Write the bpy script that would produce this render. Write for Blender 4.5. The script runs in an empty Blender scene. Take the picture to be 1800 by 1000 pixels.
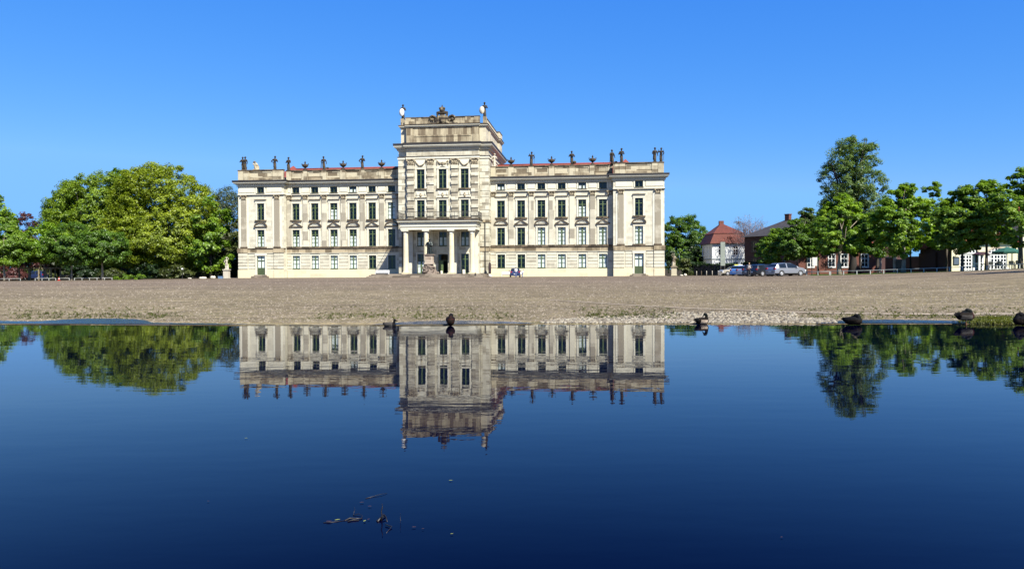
import bpy, bmesh, math, random
import numpy as np
from mathutils import Vector, Matrix
R = math.radians
random.seed(7)
RNG = np.random.default_rng(11)
scene = bpy.context.scene
COL = scene.collection

# ------------------------------------------------------------------ camera, sky, sun
F = 1326.0                      # focal length in pixels of an 1800 px wide picture
EYE = 1.02                      # eye height above the pond
cam_d = bpy.data.cameras.new('camera')
cam_d.sensor_width = 36.0
cam_d.lens = F / 1800 * 36
cam_d.clip_start = 0.05
cam_d.clip_end = 5000
cam = bpy.data.objects.new('camera', cam_d)
cam.matrix_world = Matrix.Translation((0, 0, EYE)) @ Matrix.Rotation(R(90 - 0.946), 4, 'X') @ Matrix.Rotation(-0.0038, 4, 'Z')
COL.objects.link(cam)
scene.camera = cam

SUN_EL = R(46)
SX, SY = 0.553, -0.833          # horizontal direction to the sun
world = bpy.data.worlds.new('World')
scene.world = world
world.use_nodes = True
wt = world.node_tree
bg = wt.nodes['Background']
sky = wt.nodes.new('ShaderNodeTexSky')
sky.sky_type = 'NISHITA'
sky.sun_disc = False
sky.sun_elevation = SUN_EL
sky.sun_rotation = math.atan2(SX, SY)
sky.altitude = 0
sky.air_density = 1.0
sky.dust_density = 0.0
sky.ozone_density = 4.0
# a deep spring blue that pales little towards the horizon: per-channel response of the clear sky
sp = wt.nodes.new('ShaderNodeSeparateColor'); cb = wt.nodes.new('ShaderNodeCombineColor')
wt.links.new(sky.outputs[0], sp.inputs[0])
for ch, (gain, power) in enumerate(((0.226, 1.36), (0.795, 0.78), (3.25, 0.30))):
    pw_ = wt.nodes.new('ShaderNodeMath'); pw_.operation = 'POWER'; pw_.inputs[1].default_value = power
    ml = wt.nodes.new('ShaderNodeMath'); ml.operation = 'MULTIPLY'; ml.inputs[1].default_value = gain
    wt.links.new(sp.outputs[ch], pw_.inputs[0]); wt.links.new(pw_.outputs[0], ml.inputs[0]); mn = wt.nodes.new('ShaderNodeMath'); mn.operation = 'MINIMUM'; mn.inputs[1].default_value = (1.3, 3.1, 9.0)[ch]
    wt.links.new(ml.outputs[0], mn.inputs[0]); wt.links.new(mn.outputs[0], cb.inputs[ch])
wt.links.new(cb.outputs[0], bg.inputs['Color'])
bg.inputs['Strength'].default_value = 0.076
sun_d = bpy.data.lights.new('sun', 'SUN')
sun_d.energy = 5.0
sun_d.angle = R(0.5)
sun_d.color = (1.0, 0.95, 0.85)
sun = bpy.data.objects.new('sun', sun_d)
sdir = Vector((SX * math.cos(SUN_EL), SY * math.cos(SUN_EL), math.sin(SUN_EL)))
sun.rotation_euler = sdir.to_track_quat('Z', 'Y').to_euler()
sun.location = (60, -60, 80)
COL.objects.link(sun)
scene.view_settings.view_transform = 'Standard'
scene.view_settings.look = 'None'
scene.view_settings.exposure = 1.25
scene.view_settings.gamma = 1.0

# ------------------------------------------------------------------ tagging
def tag(o, label=None, cat=None, group=None, kind=None):
    if label: o['label'] = label
    if cat: o['category'] = cat
    if group: o['group'] = group
    if kind: o['kind'] = kind
    return o

def empty(name, loc=(0, 0, 0), rz=0.0, label=None, cat=None, group=None):
    o = bpy.data.objects.new(name, None)
    o.empty_display_size = 0.3
    COL.objects.link(o)
    o.location = loc
    o.rotation_euler = (0, 0, rz)
    return tag(o, label, cat, group)

def put(name, me, parent=None, loc=(0, 0, 0), rz=0.0, scale=None):
    o = bpy.data.objects.new(name, me)
    COL.objects.link(o)
    o.parent = parent
    o.location = loc
    o.rotation_euler = (0, 0, rz)
    if scale: o.scale = scale
    return o

def copy_tree(o, parent=None):
    c = o.copy()
    COL.objects.link(c)
    c.parent = parent
    for ch in list(o.children):
        copy_tree(ch, c)
    return c

# ------------------------------------------------------------------ materials
def new_mat(name):
    m = bpy.data.materials.new(name)
    m.use_nodes = True
    nt = m.node_tree
    return m, nt, nt.nodes['Principled BSDF']

def N(nt, t, **kw):
    n = nt.nodes.new(t)
    for k, v in kw.items():
        setattr(n, k, v)
    return n

def rgb(c): return (c[0], c[1], c[2], 1.0)

def mixc(nt, fac, a, b, mode='MIX'):
    n = N(nt, 'ShaderNodeMix', data_type='RGBA', blend_type=mode)
    for sock, val in ((n.inputs[0], fac), (n.inputs[6], a), (n.inputs[7], b)):
        if hasattr(val, 'is_output'): nt.links.new(val, sock)
        elif isinstance(val, (tuple, list)): sock.default_value = rgb(val)
        else: sock.default_value = val
    return n.outputs[2]

def ramp(nt, src, stops, interp='LINEAR'):
    n = N(nt, 'ShaderNodeValToRGB')
    n.color_ramp.interpolation = interp
    el = n.color_ramp.elements
    while len(el) < len(stops): el.new(0.5)
    for e, (p, c) in zip(el, stops):
        e.position = p
        e.color = rgb(c) if isinstance(c, (tuple, list)) else (c, c, c, 1)
    nt.links.new(src, n.inputs[0])
    return n.outputs[0]

def coords(nt, kind='Object', scale=(1, 1, 1)):
    tc = N(nt, 'ShaderNodeTexCoord')
    mp = N(nt, 'ShaderNodeMapping')
    mp.inputs['Scale'].default_value = scale
    nt.links.new(tc.outputs[kind], mp.inputs[0])
    return mp.outputs[0]

def noise(nt, vec, scale, detail=4, rough=0.55, dist=0.0):
    n = N(nt, 'ShaderNodeTexNoise')
    n.inputs['Scale'].default_value = scale
    n.inputs['Detail'].default_value = detail
    n.inputs['Roughness'].default_value = rough
    n.inputs['Distortion'].default_value = dist
    nt.links.new(vec, n.inputs['Vector'])
    return n.outputs['Fac']

ALB = 0.76
def simple(name, col, rough=0.6, metal=0.0, var=0.15, nscale=3.0, spec=0.5):
    col = tuple(x * ALB for x in col)
    m, nt, p = new_mat(name)
    v = coords(nt)
    n = noise(nt, v, nscale, 5)
    c = mixc(nt, ramp(nt, n, [(0.3, 0.0), (0.7, 1.0)]), tuple(x * (1 - var) for x in col), tuple(min(1, x * (1 + var)) for x in col))
    nt.links.new(c, p.inputs['Base Color'])
    p.inputs['Roughness'].default_value = rough
    p.inputs['Metallic'].default_value = metal
    p.inputs['Specular IOR Level'].default_value = spec
    return m

def stone(name, light, dark, amount, bw=1.3, bh=0.55, streak=0.0, blockvar=0.5, mortar=0.0):
    """dressed stone: blocks of differing tone plus stains; amount 0..1 says how much of it has gone dark"""
    m, nt, p = new_mat(name)
    light = tuple(x * ALB for x in light); dark = tuple(x * ALB for x in dark)
    uv = coords(nt, 'UV')
    br = N(nt, 'ShaderNodeTexBrick')
    br.inputs['Color1'].default_value = (0, 0, 0, 1)
    br.inputs['Color2'].default_value = (1, 1, 1, 1)
    br.inputs['Mortar'].default_value = (0.5, 0.5, 0.5, 1)
    br.inputs['Scale'].default_value = 1.0
    br.inputs['Mortar Size'].default_value = 0.012
    br.inputs['Brick Width'].default_value = bw
    br.inputs['Row Height'].default_value = bh
    nt.links.new(uv, br.inputs['Vector'])
    n1 = noise(nt, uv, 0.55, 6, 0.62)
    n2 = noise(nt, coords(nt, 'UV', (3.0, 0.45, 1)), 1.0, 5, 0.6)
    s = N(nt, 'ShaderNodeMath', operation='MULTIPLY'); s.inputs[1].default_value = blockvar
    nt.links.new(br.outputs['Color'], s.inputs[0])
    a = N(nt, 'ShaderNodeMath', operation='ADD'); nt.links.new(s.outputs[0], a.inputs[0]); nt.links.new(n1, a.inputs[1])
    s2 = N(nt, 'ShaderNodeMath', operation='MULTIPLY_ADD'); s2.inputs[1].default_value = streak
    nt.links.new(n2, s2.inputs[0]); nt.links.new(a.outputs[0], s2.inputs[2])
    hi = (1.0 - amount) * (1 + blockvar * 0.8 + streak)
    f = ramp(nt, s2.outputs[0], [(max(0.0, min(.95, hi - 0.17)) / 2, 0.0), (min(0.99, (hi + 0.17) / 2), 1.0)])
    # the ramp reads 0..1, the sum runs to about 2: halve it first
    h = N(nt, 'ShaderNodeMath', operation='MULTIPLY'); h.inputs[1].default_value = 0.5
    nt.links.new(s2.outputs[0], h.inputs[0])
    f.node.inputs[0].links and nt.links.remove(f.node.inputs[0].links[0])
    nt.links.new(h.outputs[0], f.node.inputs[0])
    n3 = noise(nt, uv, 6.0, 4)
    base = mixc(nt, ramp(nt, n3, [(0.3, 0), (0.7, 1)]), tuple(x * 0.9 for x in light), light)
    c = mixc(nt, f, base, dark)
    if mortar > 0:
        inv = N(nt, 'ShaderNodeMath', operation='MULTIPLY'); inv.inputs[1].default_value = mortar
        nt.links.new(br.outputs['Fac'], inv.inputs[0])
        c = mixc(nt, inv.outputs[0], c, tuple(x * 0.6 for x in dark))
    nt.links.new(c, p.inputs['Base Color'])
    p.inputs['Roughness'].default_value = 0.85
    p.inputs['Specular IOR Level'].default_value = 0.2
    bp = N(nt, 'ShaderNodeBump'); bp.inputs['Strength'].default_value = 0.25; bp.inputs['Distance'].default_value = 0.03
    nt.links.new(n3, bp.inputs['Height']); nt.links.new(bp.outputs[0], p.inputs['Normal'])
    return m

M = {}
CREAM = (0.69, 0.655, 0.51)
M['wall'] = stone('cream_stone', CREAM, (0.39, 0.355, 0.27), 0.27, 1.4, 0.52, 0.6, 0.6)
M['trim'] = stone('pale_trim_stone', (0.73, 0.70, 0.56), (0.45, 0.39, 0.29), 0.14, 2.2, 0.8, 0.3)
M['pilaster'] = stone('pilaster_stone', (0.66, 0.62, 0.48), (0.32, 0.288, 0.22), 0.33, 4.0, 1.75, 0.2, 1.2)
M['pavpil'] = stone('grey_brown_pilaster_stone', (0.56, 0.515, 0.40), (0.31, 0.275, 0.205), 0.6, 4.0, 2.3, 0.5, 0.9)
M['tower'] = stone('tower_stone', CREAM, (0.33, 0.295, 0.215), 0.38, 1.2, 0.62, 0.7, 0.7)
M['plinth'] = stone('plinth_stone', (0.74, 0.66, 0.45), (0.52, 0.44, 0.29), 0.22, 1.6, 0.7, 0.3)
M['band'] = stone('weathered_band_stone', (0.47, 0.39, 0.255), (0.15, 0.118, 0.075), 0.42, 1.3, 0.9, 0.5, 0.6)
M['parapet'] = stone('parapet_stone', (0.56, 0.50, 0.35), (0.17, 0.135, 0.088), 0.38, 1.9, 0.62, 0.35, 0.9)
M['attic'] = stone('tower_attic_stone', (0.52, 0.45, 0.30), (0.17, 0.132, 0.085), 0.45, 0.7, 1.3, 1.1, 0.7)
M['attic_pale'] = stone('tower_side_stone', (0.62, 0.56, 0.41), (0.26, 0.21, 0.14), 0.22, 1.5, 0.8, 0.4, 0.5)
M['lead'] = simple('dark_lead_flashing', (0.022, 0.019, 0.017), 0.55, 0, 0.3, 2.0)
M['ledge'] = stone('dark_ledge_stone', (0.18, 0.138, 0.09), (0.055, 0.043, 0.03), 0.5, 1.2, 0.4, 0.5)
M['carving'] = stone('carved_stone', (0.48, 0.41, 0.28), (0.11, 0.086, 0.058), 0.46, 0.4, 0.3, 0.5, 0.6)
M['crest'] = stone('sooty_carved_stone', (0.36, 0.30, 0.19), (0.05, 0.04, 0.03), 0.58, 0.5, 0.4, 0.6, 0.6)
M['statue'] = stone('weathered_statue_stone', (0.18, 0.14, 0.09), (0.03, 0.025, 0.02), 0.62, 0.7, 0.6, 0.6)
M['statue_pale'] = stone('pale_statue_stone', (0.58, 0.53, 0.42), (0.25, 0.22, 0.16), 0.3, 0.7, 0.6, 0.5)
M['green'] = simple('green_painted_wood', (0.062, 0.088, 0.036), 0.5, 0, 0.15)
M['greenlight'] = simple('pale_green_painted_wood', (0.10, 0.145, 0.052), 0.5, 0, 0.15)
M['darkwood'] = simple('dark_wood', (0.02, 0.025, 0.018), 0.5)
M['white'] = simple('white_paint', (0.80, 0.80, 0.77), 0.5, 0, 0.06)
M['curtain'] = simple('white_curtain', (0.86, 0.86, 0.82), 0.9, 0, 0.06, 9)
M['iron'] = simple('dark_wrought_iron', (0.05, 0.048, 0.045), 0.5, 0.3)
M['bronze'] = simple('dark_bronze', (0.035, 0.045, 0.042), 0.38, 0.6, 0.4, 4)
M['granite'] = stone('rough_brown_granite', (0.24, 0.19, 0.15), (0.09, 0.07, 0.055), 0.45, 0.6, 0.4, 0.3, 0.9)
M['granite_smooth'] = stone('pale_red_granite', (0.50, 0.42, 0.33), (0.30, 0.23, 0.17), 0.35, 0.9, 0.6, 0.2, 0.6)
M['step'] = stone('step_stone', (0.32, 0.265, 0.20), (0.13, 0.105, 0.08), 0.5, 1.6, 0.3, 0.3)
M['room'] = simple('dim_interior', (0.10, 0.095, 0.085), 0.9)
M['asphalt'] = simple('dark_rubber', (0.018, 0.018, 0.018), 0.8)

def glass_mat(name, tint, refl_ior=1.5):
    m, nt, p = new_mat(name)
    out = nt.nodes['Material Output']
    nt.nodes.remove(p)
    g = N(nt, 'ShaderNodeBsdfGlossy'); g.inputs['Roughness'].default_value = 0.03
    t = N(nt, 'ShaderNodeBsdfTransparent'); t.inputs['Color'].default_value = rgb(tint)
    fc = N(nt, 'ShaderNodeLayerWeight'); fc.inputs['Blend'].default_value = 0.5
    f5 = N(nt, 'ShaderNodeMath', operation='POWER'); f5.inputs[1].default_value = 4.0
    nt.links.new(fc.outputs['Facing'], f5.inputs[0])
    f0 = ((refl_ior - 1) / (refl_ior + 1)) ** 2
    lw = N(nt, 'ShaderNodeMath', operation='MULTIPLY_ADD'); lw.inputs[1].default_value = 1 - f0; lw.inputs[2].default_value = f0
    nt.links.new(f5.outputs[0], lw.inputs[0])
    mx = N(nt, 'ShaderNodeMixShader')
    nz = noise(nt, coords(nt, 'Object'), 1.4, 2)
    bp = N(nt, 'ShaderNodeBump'); bp.inputs['Strength'].default_value = 0.2; bp.inputs['Distance'].default_value = 0.02
    nt.links.new(nz, bp.inputs['Height']); nt.links.new(bp.outputs[0], g.inputs['Normal'])
    nt.links.new(lw.outputs[0], mx.inputs[0]); nt.links.new(t.outputs[0], mx.inputs[1]); nt.links.new(g.outputs[0], mx.inputs[2])
    nt.links.new(mx.outputs[0], out.inputs[0])
    return m
M['pane'] = glass_mat('window_glass', (0.88, 0.93, 0.92), 1.55)
M['carglass'] = simple('car_glass', (0.012, 0.016, 0.022), 0.05, 0, 0.1)

def tiles(name, a, b, bw=0.3, bh=0.35):
    a = tuple(x * ALB for x in a); b = tuple(x * ALB for x in b)
    m, nt, p = new_mat(name)
    uv = coords(nt, 'UV')
    br = N(nt, 'ShaderNodeTexBrick')
    br.inputs['Color1'].default_value = rgb(a); br.inputs['Color2'].default_value = rgb(b)
    br.inputs['Mortar'].default_value = rgb(tuple(x * 0.45 for x in a)); br.inputs['Scale'].default_value = 1
    br.inputs['Mortar Size'].default_value = 0.03; br.inputs['Brick Width'].default_value = bw; br.inputs['Row Height'].default_value = bh
    nt.links.new(uv, br.inputs['Vector'])
    n1 = noise(nt, uv, 0.7, 5)
    c = mixc(nt, ramp(nt, n1, [(0.35, 0), (0.7, 0.55)]), br.outputs['Color'], tuple(x * 0.5 for x in b))
    nt.links.new(c, p.inputs['Base Color']); p.inputs['Roughness'].default_value = 0.8
    bp = N(nt, 'ShaderNodeBump'); bp.inputs['Strength'].default_value = 0.5; bp.inputs['Distance'].default_value = 0.04
    nt.links.new(br.outputs['Fac'], bp.inputs['Height']); bp.invert = True
    nt.links.new(bp.outputs[0], p.inputs['Normal'])
    return m
M['redtile'] = tiles('red_roof_tiles', (0.34, 0.066, 0.036), (0.26, 0.048, 0.028))
M['housetile'] = tiles('brown_red_roof_tiles', (0.175, 0.034, 0.015), (0.125, 0.026, 0.012))
M['slate'] = tiles('dark_slate_roof', (0.055, 0.048, 0.048), (0.04, 0.036, 0.036))
M['brick'] = tiles('red_brick', (0.26, 0.085, 0.05), (0.19, 0.062, 0.04), 0.25, 0.09)
M['shadedbrick'] = tiles('shade_toned_red_brick', (0.11, 0.038, 0.026), (0.08, 0.028, 0.02), 0.25, 0.09)  # darker copy of the brick: shade of the unlit walls is in its colour
M['render'] = stone('cream_render', (0.78, 0.72, 0.50), (0.66, 0.58, 0.38), 0.2, 3, 3, 0.3, 0.1)
M['whitewall'] = stone('white_render', (0.78, 0.80, 0.78), (0.62, 0.64, 0.62), 0.2, 3, 3, 0.3, 0.1)

def leaf_mat(name, a, b, c, trans=0.35):
    """per-leaf tone from the face attribute 'tint'"""
    m, nt, p = new_mat(name)
    out = nt.nodes['Material Output']; nt.nodes.remove(p)
    at = N(nt, 'ShaderNodeAttribute'); at.attribute_name = 'tint'
    col = ramp(nt, at.outputs['Fac'], [(0.0, a), (0.5, b), (1.0, c)])
    d = N(nt, 'ShaderNodeBsdfDiffuse'); t = N(nt, 'ShaderNodeBsdfTranslucent')
    nt.links.new(col, d.inputs['Color'])
    tc = mixc(nt, 1.0, col, (1.0, 1.0, 0.55), 'MULTIPLY')
    nt.links.new(tc, t.inputs['Color'])
    mx = N(nt, 'ShaderNodeMixShader'); mx.inputs[0].default_value = trans + .12
    nt.links.new(d.outputs[0], mx.inputs[1]); nt.links.new(t.outputs[0], mx.inputs[2])
    g = N(nt, 'ShaderNodeBsdfGlossy'); g.inputs['Roughness'].default_value = 0.5
    mx2 = N(nt, 'ShaderNodeMixShader'); mx2.inputs[0].default_value = 0.03
    nt.links.new(mx.outputs[0], mx2.inputs[1]); nt.links.new(g.outputs[0], mx2.inputs[2])
    nt.links.new(mx2.outputs[0], out.inputs[0])
    return m
LF = {
    'lime': leaf_mat('lime_leaves', (0.085, 0.125, 0.006), (0.20, 0.265, 0.010), (0.32, 0.38, 0.018)),
    'green': leaf_mat('green_leaves', (0.042, 0.098, 0.006), (0.125, 0.225, 0.010), (0.225, 0.345, 0.025)),
    'spring': leaf_mat('spring_green_leaves', (0.052, 0.105, 0.006), (0.145, 0.23, 0.010), (0.245, 0.34, 0.02)),
    'dark': leaf_mat('deep_green_leaves', (0.025, 0.065, 0.006), (0.072, 0.15, 0.008), (0.14, 0.245, 0.018)),
    'bright': leaf_mat('bright_green_leaves', (0.05, 0.115, 0.005), (0.15, 0.27, 0.010), (0.29, 0.42, 0.03)),
    'olive': leaf_mat('olive_leaves', (0.03, 0.042, 0.01), (0.065, 0.085, 0.018), (0.12, 0.15, 0.03)),
    'copper': leaf_mat('copper_leaves', (0.05, 0.018, 0.016), (0.10, 0.035, 0.03), (0.17, 0.06, 0.05)),
    'sage': leaf_mat('grey_green_leaves', (0.045, 0.085, 0.015), (0.095, 0.16, 0.03), (0.16, 0.245, 0.055)),
    'bud': leaf_mat('grey_brown_buds', (0.05, 0.05, 0.02), (0.10, 0.10, 0.045), (0.17, 0.165, 0.08), 0.2),
    'mauve': leaf_mat('mauve_buds', (0.13, 0.09, 0.09), (0.21, 0.15, 0.15), (0.30, 0.22, 0.21), 0.2),
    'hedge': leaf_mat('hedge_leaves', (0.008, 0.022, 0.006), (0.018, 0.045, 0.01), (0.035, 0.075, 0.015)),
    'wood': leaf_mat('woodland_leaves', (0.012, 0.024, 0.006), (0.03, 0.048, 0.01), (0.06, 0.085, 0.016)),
    'grass': leaf_mat('grass_blades', (0.045, 0.058, 0.008), (0.085, 0.10, 0.015), (0.15, 0.155, 0.028)),
}
M['bark'] = simple('brown_bark', (0.075, 0.058, 0.042), 0.9, 0, 0.4, 6)
M['palebark'] = simple('pale_grey_bark', (0.30, 0.255, 0.19), 0.9, 0, 0.35, 6)
M['darkbark'] = simple('dark_bark', (0.028, 0.022, 0.018), 0.9, 0, 0.3, 6)
M['mauvebark'] = simple('mauve_grey_bark', (0.16, 0.12, 0.12), 0.9, 0, 0.3, 6)

# ------------------------------------------------------------------ mesh builder
class MB:
    def __init__(s):
        s.v = []; s.f = []; s.m = []; s.sm = []
    def add(s, vs, fs, mi=0, smooth=False):
        o = len(s.v)
        s.v.extend(tuple(p) for p in vs)
        for f in fs:
            s.f.append(tuple(i + o for i in f)); s.m.append(mi); s.sm.append(smooth)
        return s
    def quad(s, a, b, c, d, mi=0):
        return s.add((a, b, c, d), ((0, 1, 2, 3),), mi)
    def box(s, x0, x1, y0, y1, z0, z1, mi=0):
        if x0 > x1: x0, x1 = x1, x0
        v = [(x0, y0, z0), (x1, y0, z0), (x1, y1, z0), (x0, y1, z0), (x0, y0, z1), (x1, y0, z1), (x1, y1, z1), (x0, y1, z1)]
        return s.add(v, ((0, 3, 2, 1), (4, 5, 6, 7), (0, 1, 5, 4), (1, 2, 6, 5), (2, 3, 7, 6), (3, 0, 4, 7)), mi)
    def cbox(s, c, d, mi=0, rz=0.0, ry=0.0):
        mt = Matrix.Translation(c) @ Matrix.Rotation(rz, 4, 'Z') @ Matrix.Rotation(ry, 4, 'Y')
        hx, hy, hz = d[0] / 2, d[1] / 2, d[2] / 2
        v = [mt @ Vector(p) for p in ((-hx, -hy, -hz), (hx, -hy, -hz), (hx, hy, -hz), (-hx, hy, -hz), (-hx, -hy, hz), (hx, -hy, hz), (hx, hy, hz), (-hx, hy, hz))]
        return s.add(v, ((0, 3, 2, 1), (4, 5, 6, 7), (0, 1, 5, 4), (1, 2, 6, 5), (2, 3, 7, 6), (3, 0, 4, 7)), mi)
    def prism(s, pts, y0, y1, mi=0):
        """outline in xz, counter-clockwise seen from -y, pushed from y0 to y1"""
        n = len(pts)
        v = [(p[0], y0, p[1]) for p in pts] + [(p[0], y1, p[1]) for p in pts]
        f = [tuple(range(n)), tuple(range(2 * n - 1, n - 1, -1))]
        for i in range(n):
            j = (i + 1) % n
            f.append((i, i + n, j + n, j))
        return s.add(v, f, mi)
    def lathe(s, prof, seg=16, mi=0, c=(0, 0), smooth=True, sx=1.0, sy=1.0):
        v = []; f = []
        for r, z in prof:
            for k in range(seg):
                a = 2 * math.pi * k / seg
                v.append((c[0] + r * sx * math.cos(a), c[1] + r * sy * math.sin(a), z))
        for i in range(len(prof) - 1):
            for k in range(seg):
                k2 = (k + 1) % seg
                f.append((i * seg + k, i * seg + k2, (i + 1) * seg + k2, (i + 1) * seg + k))
        f.append(tuple(range(seg - 1, -1, -1)))
        f.append(tuple((len(prof) - 1) * seg + k for k in range(seg)))
        return s.add(v, f, mi, smooth)
    def tube(s, pts, rads, seg=8, mi=0, smooth=True):
        pts = [Vector(p) for p in pts]
        v = []; f = []
        for i, p in enumerate(pts):
            d = (pts[min(i + 1, len(pts) - 1)] - pts[max(i - 1, 0)])
            d = d.normalized() if d.length > 1e-9 else Vector((0, 0, 1))
            a = d.cross(Vector((0, 0, 1)))
            if a.length < 1e-3: a = d.cross(Vector((1, 0, 0)))
            a.normalize(); b = d.cross(a)
            r = rads[i] if hasattr(rads, '__len__') else rads
            for k in range(seg):
                t = 2 * math.pi * k / seg
                v.append(p + (a * math.cos(t) + b * math.sin(t)) * r)
        for i in range(len(pts) - 1):
            for k in range(seg):
                k2 = (k + 1) % seg
                f.append((i * seg + k, (i + 1) * seg + k, (i + 1) * seg + k2, i * seg + k2))
        f.append(tuple(range(seg)))
        f.append(tuple((len(pts) - 1) * seg + k for k in range(seg - 1, -1, -1)))
        return s.add(v, f, mi, smooth)
    def ball(s, c, r, mi=0, seg=10, rings=6, mt=None):
        r = (r, r, r) if not hasattr(r, '__len__') else r
        v = []; f = []
        for i in range(rings + 1):
            t = math.pi * i / rings
            for k in range(seg):
                a = 2 * math.pi * k / seg
                q = Vector((r[0] * math.sin(t) * math.cos(a), r[1] * math.sin(t) * math.sin(a), r[2] * math.cos(t)))
                if mt: q = mt @ q
                v.append((c[0] + q[0], c[1] + q[1], c[2] + q[2]))
        for i in range(rings):
            for k in range(seg):
                k2 = (k + 1) % seg
                f.append((i * seg + k, (i + 1) * seg + k, (i + 1) * seg + k2, i * seg + k2))
        return s.add(v, f, mi, True)
    def mesh(s, name, mats, uv=True):
        me = bpy.data.meshes.new(name)
        me.from_pydata(s.v, [], s.f)
        for m in (mats if isinstance(mats, (list, tuple)) else [mats]): me.materials.append(m)
        me.polygons.foreach_set('material_index', s.m)
        me.polygons.foreach_set('use_smooth', s.sm)
        if uv:
            lay = me.uv_layers.new(name='UVMap').data
            for p in me.polygons:
                n = p.normal; ax, ay, az = abs(n.x), abs(n.y), abs(n.z)
                for li in p.loop_indices:
                    co = me.vertices[me.loops[li].vertex_index].co
                    if az > 0.75: u = (co.x, co.y)
                    elif ay >= ax: u = (co.x, co.z)
                    else: u = (co.y, co.z)
                    lay[li].uv = u
        me.validate()
        me.update()
        return me
    def build(s, name, mats, parent=None, loc=(0, 0, 0), rz=0.0):
        return put(name, s.mesh(name, mats), parent, loc, rz)

def voxel_mesh(name, mb, mats, voxel, smooth=2):
    """one continuous skin round overlapping shapes"""
    me = mb.mesh(name + '_raw', mats, uv=False)
    o = bpy.data.objects.new('tmp', me)
    COL.objects.link(o)
    md = o.modifiers.new('r', 'REMESH'); md.mode = 'VOXEL'; md.voxel_size = voxel; md.use_smooth_shade = True
    if smooth:
        ms = o.modifiers.new('s', 'SMOOTH'); ms.factor = 0.5; ms.iterations = smooth
    dg = bpy.context.evaluated_depsgraph_get()
    out = bpy.data.meshes.new_from_object(o.evaluated_get(dg))
    bpy.data.objects.remove(o)
    bpy.data.meshes.remove(me)
    out.name = name
    out.materials.clear()
    for m in (mats if isinstance(mats, (list, tuple)) else [mats]): out.materials.append(m)
    lay = out.uv_layers.new(name='UVMap').data
    n = len(out.loops)
    vi = np.empty(n, dtype=np.int32); out.loops.foreach_get('vertex_index', vi)
    co = np.empty(len(out.vertices) * 3); out.vertices.foreach_get('co', co)
    co = co.reshape(-1, 3)[vi]
    uv = np.stack([co[:, 0] + co[:, 1], co[:, 2]], 1).ravel()
    lay.foreach_set('uv', uv.astype(np.float32))
    return out

def capsule(mb, a, b, ra, rb, seg=10, mi=0):
    a = Vector(a); b = Vector(b); d = (b - a)
    L = d.length
    d = d / L if L > 1e-6 else Vector((0, 0, 1))
    pts = []; rs = []
    for t in (-1, -0.8, -0.5, 0):
        pts.append(a + d * ra * t); rs.append(max(0.001, ra * math.sqrt(max(0, 1 - t * t))))
    for t in (0, 0.5, 0.8, 1):
        pts.append(b + d * rb * t); rs.append(max(0.001, rb * math.sqrt(max(0, 1 - t * t))))
    mb.tube(pts, rs, seg, mi)

def gx(u, d): return (u - 900.0) / F * d
def hor(u): return 478.6 - (u - 780) * 0.0038

# ------------------------------------------------------------------ terrain: square, pond, lawns
KT = np.array([-6, -1.6, -0.905, -0.679, -0.528, -0.377, -0.2, -0.04, 0.1, 0.202, 0.2526, 0.339, 0.392, 0.4525, 0.528, 0.603, 0.679, 0.905, 1.6, 6])
DT = np.array([60, 100, 112, 118, 122, 134, 128, 124, 124, 130, 118, 84, 86, 84, 80, 74, 68, 60, 50, 40.])
ZT = np.array([0.0, -.1, -.15, -.13, -.056, 0.06, .10, .14, .17, .25, .30, .38, .48, .57, .76, .94, 1.18, 1.5, 1.6, 1.6])
UE = np.array([-2400, 0, 200, 420, 600, 780, 1000, 1180, 1440, 1600, 1800, 4000.])
DE = np.array([15.3, 15.30, 15.0, 14.75, 14.5, 14.6, 14.73, 14.6, 14.45, 14.4, 14.25, 14.1])
KE = (UE - 900) / F

def edge_y(k): return float(np.interp(k, KE, DE))
def ground_z(x, y):
    k = x / max(y, 1e-3)
    e = edge_y(k)
    if y <= e: return 0.0
    D = float(np.interp(k, KT, DT)); Z = float(np.interp(k, KT, ZT))
    t = min(1.0, max(0.0, (y - e) / (D - e)))
    return 0.006 + (Z - 0.006) * t

gm = MB()
ks = sorted(set(list(np.linspace(-1.0, 1.0, 81)) + [-6, -4, -2.5, -1.8, -1.4, -1.2, 1.2, 1.4, 1.8, 2.5, 4, 6]))
ts = [0, 0.01, 0.03, 0.06, 0.1, 0.16, 0.24, 0.33, 0.43, 0.54, 0.65, 0.76, 0.87, 0.94, 1.0]
far = [1.15, 1.4, 1.8, 2.5, 4, 8, 16, 30]
nr = len(ts) + len(far) + 1
vs = []
for k in ks:
    e = edge_y(k); D = float(np.interp(k, KT, DT)); Z = float(np.interp(k, KT, ZT))
    vs.append((k * e, e, -0.7))
    for t in ts:
        y = e + (D - e) * t
        vs.append((k * y, y, 0.006 + (Z - 0.006) * t))
    for q in far:
        vs.append((k * D * q, D * q, Z))
fs = []
for i in range(len(ks) - 1):
    for j in range(nr - 1):
        fs.append((i * nr + j, (i + 1) * nr + j, (i + 1) * nr + j + 1, i * nr + j + 1))
gm.add(vs, fs, 0, True)
gm.quad((-3000, -3000, -0.75), (3000, -3000, -0.75), (3000, 20, -0.75), (-3000, 20, -0.75))

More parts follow.
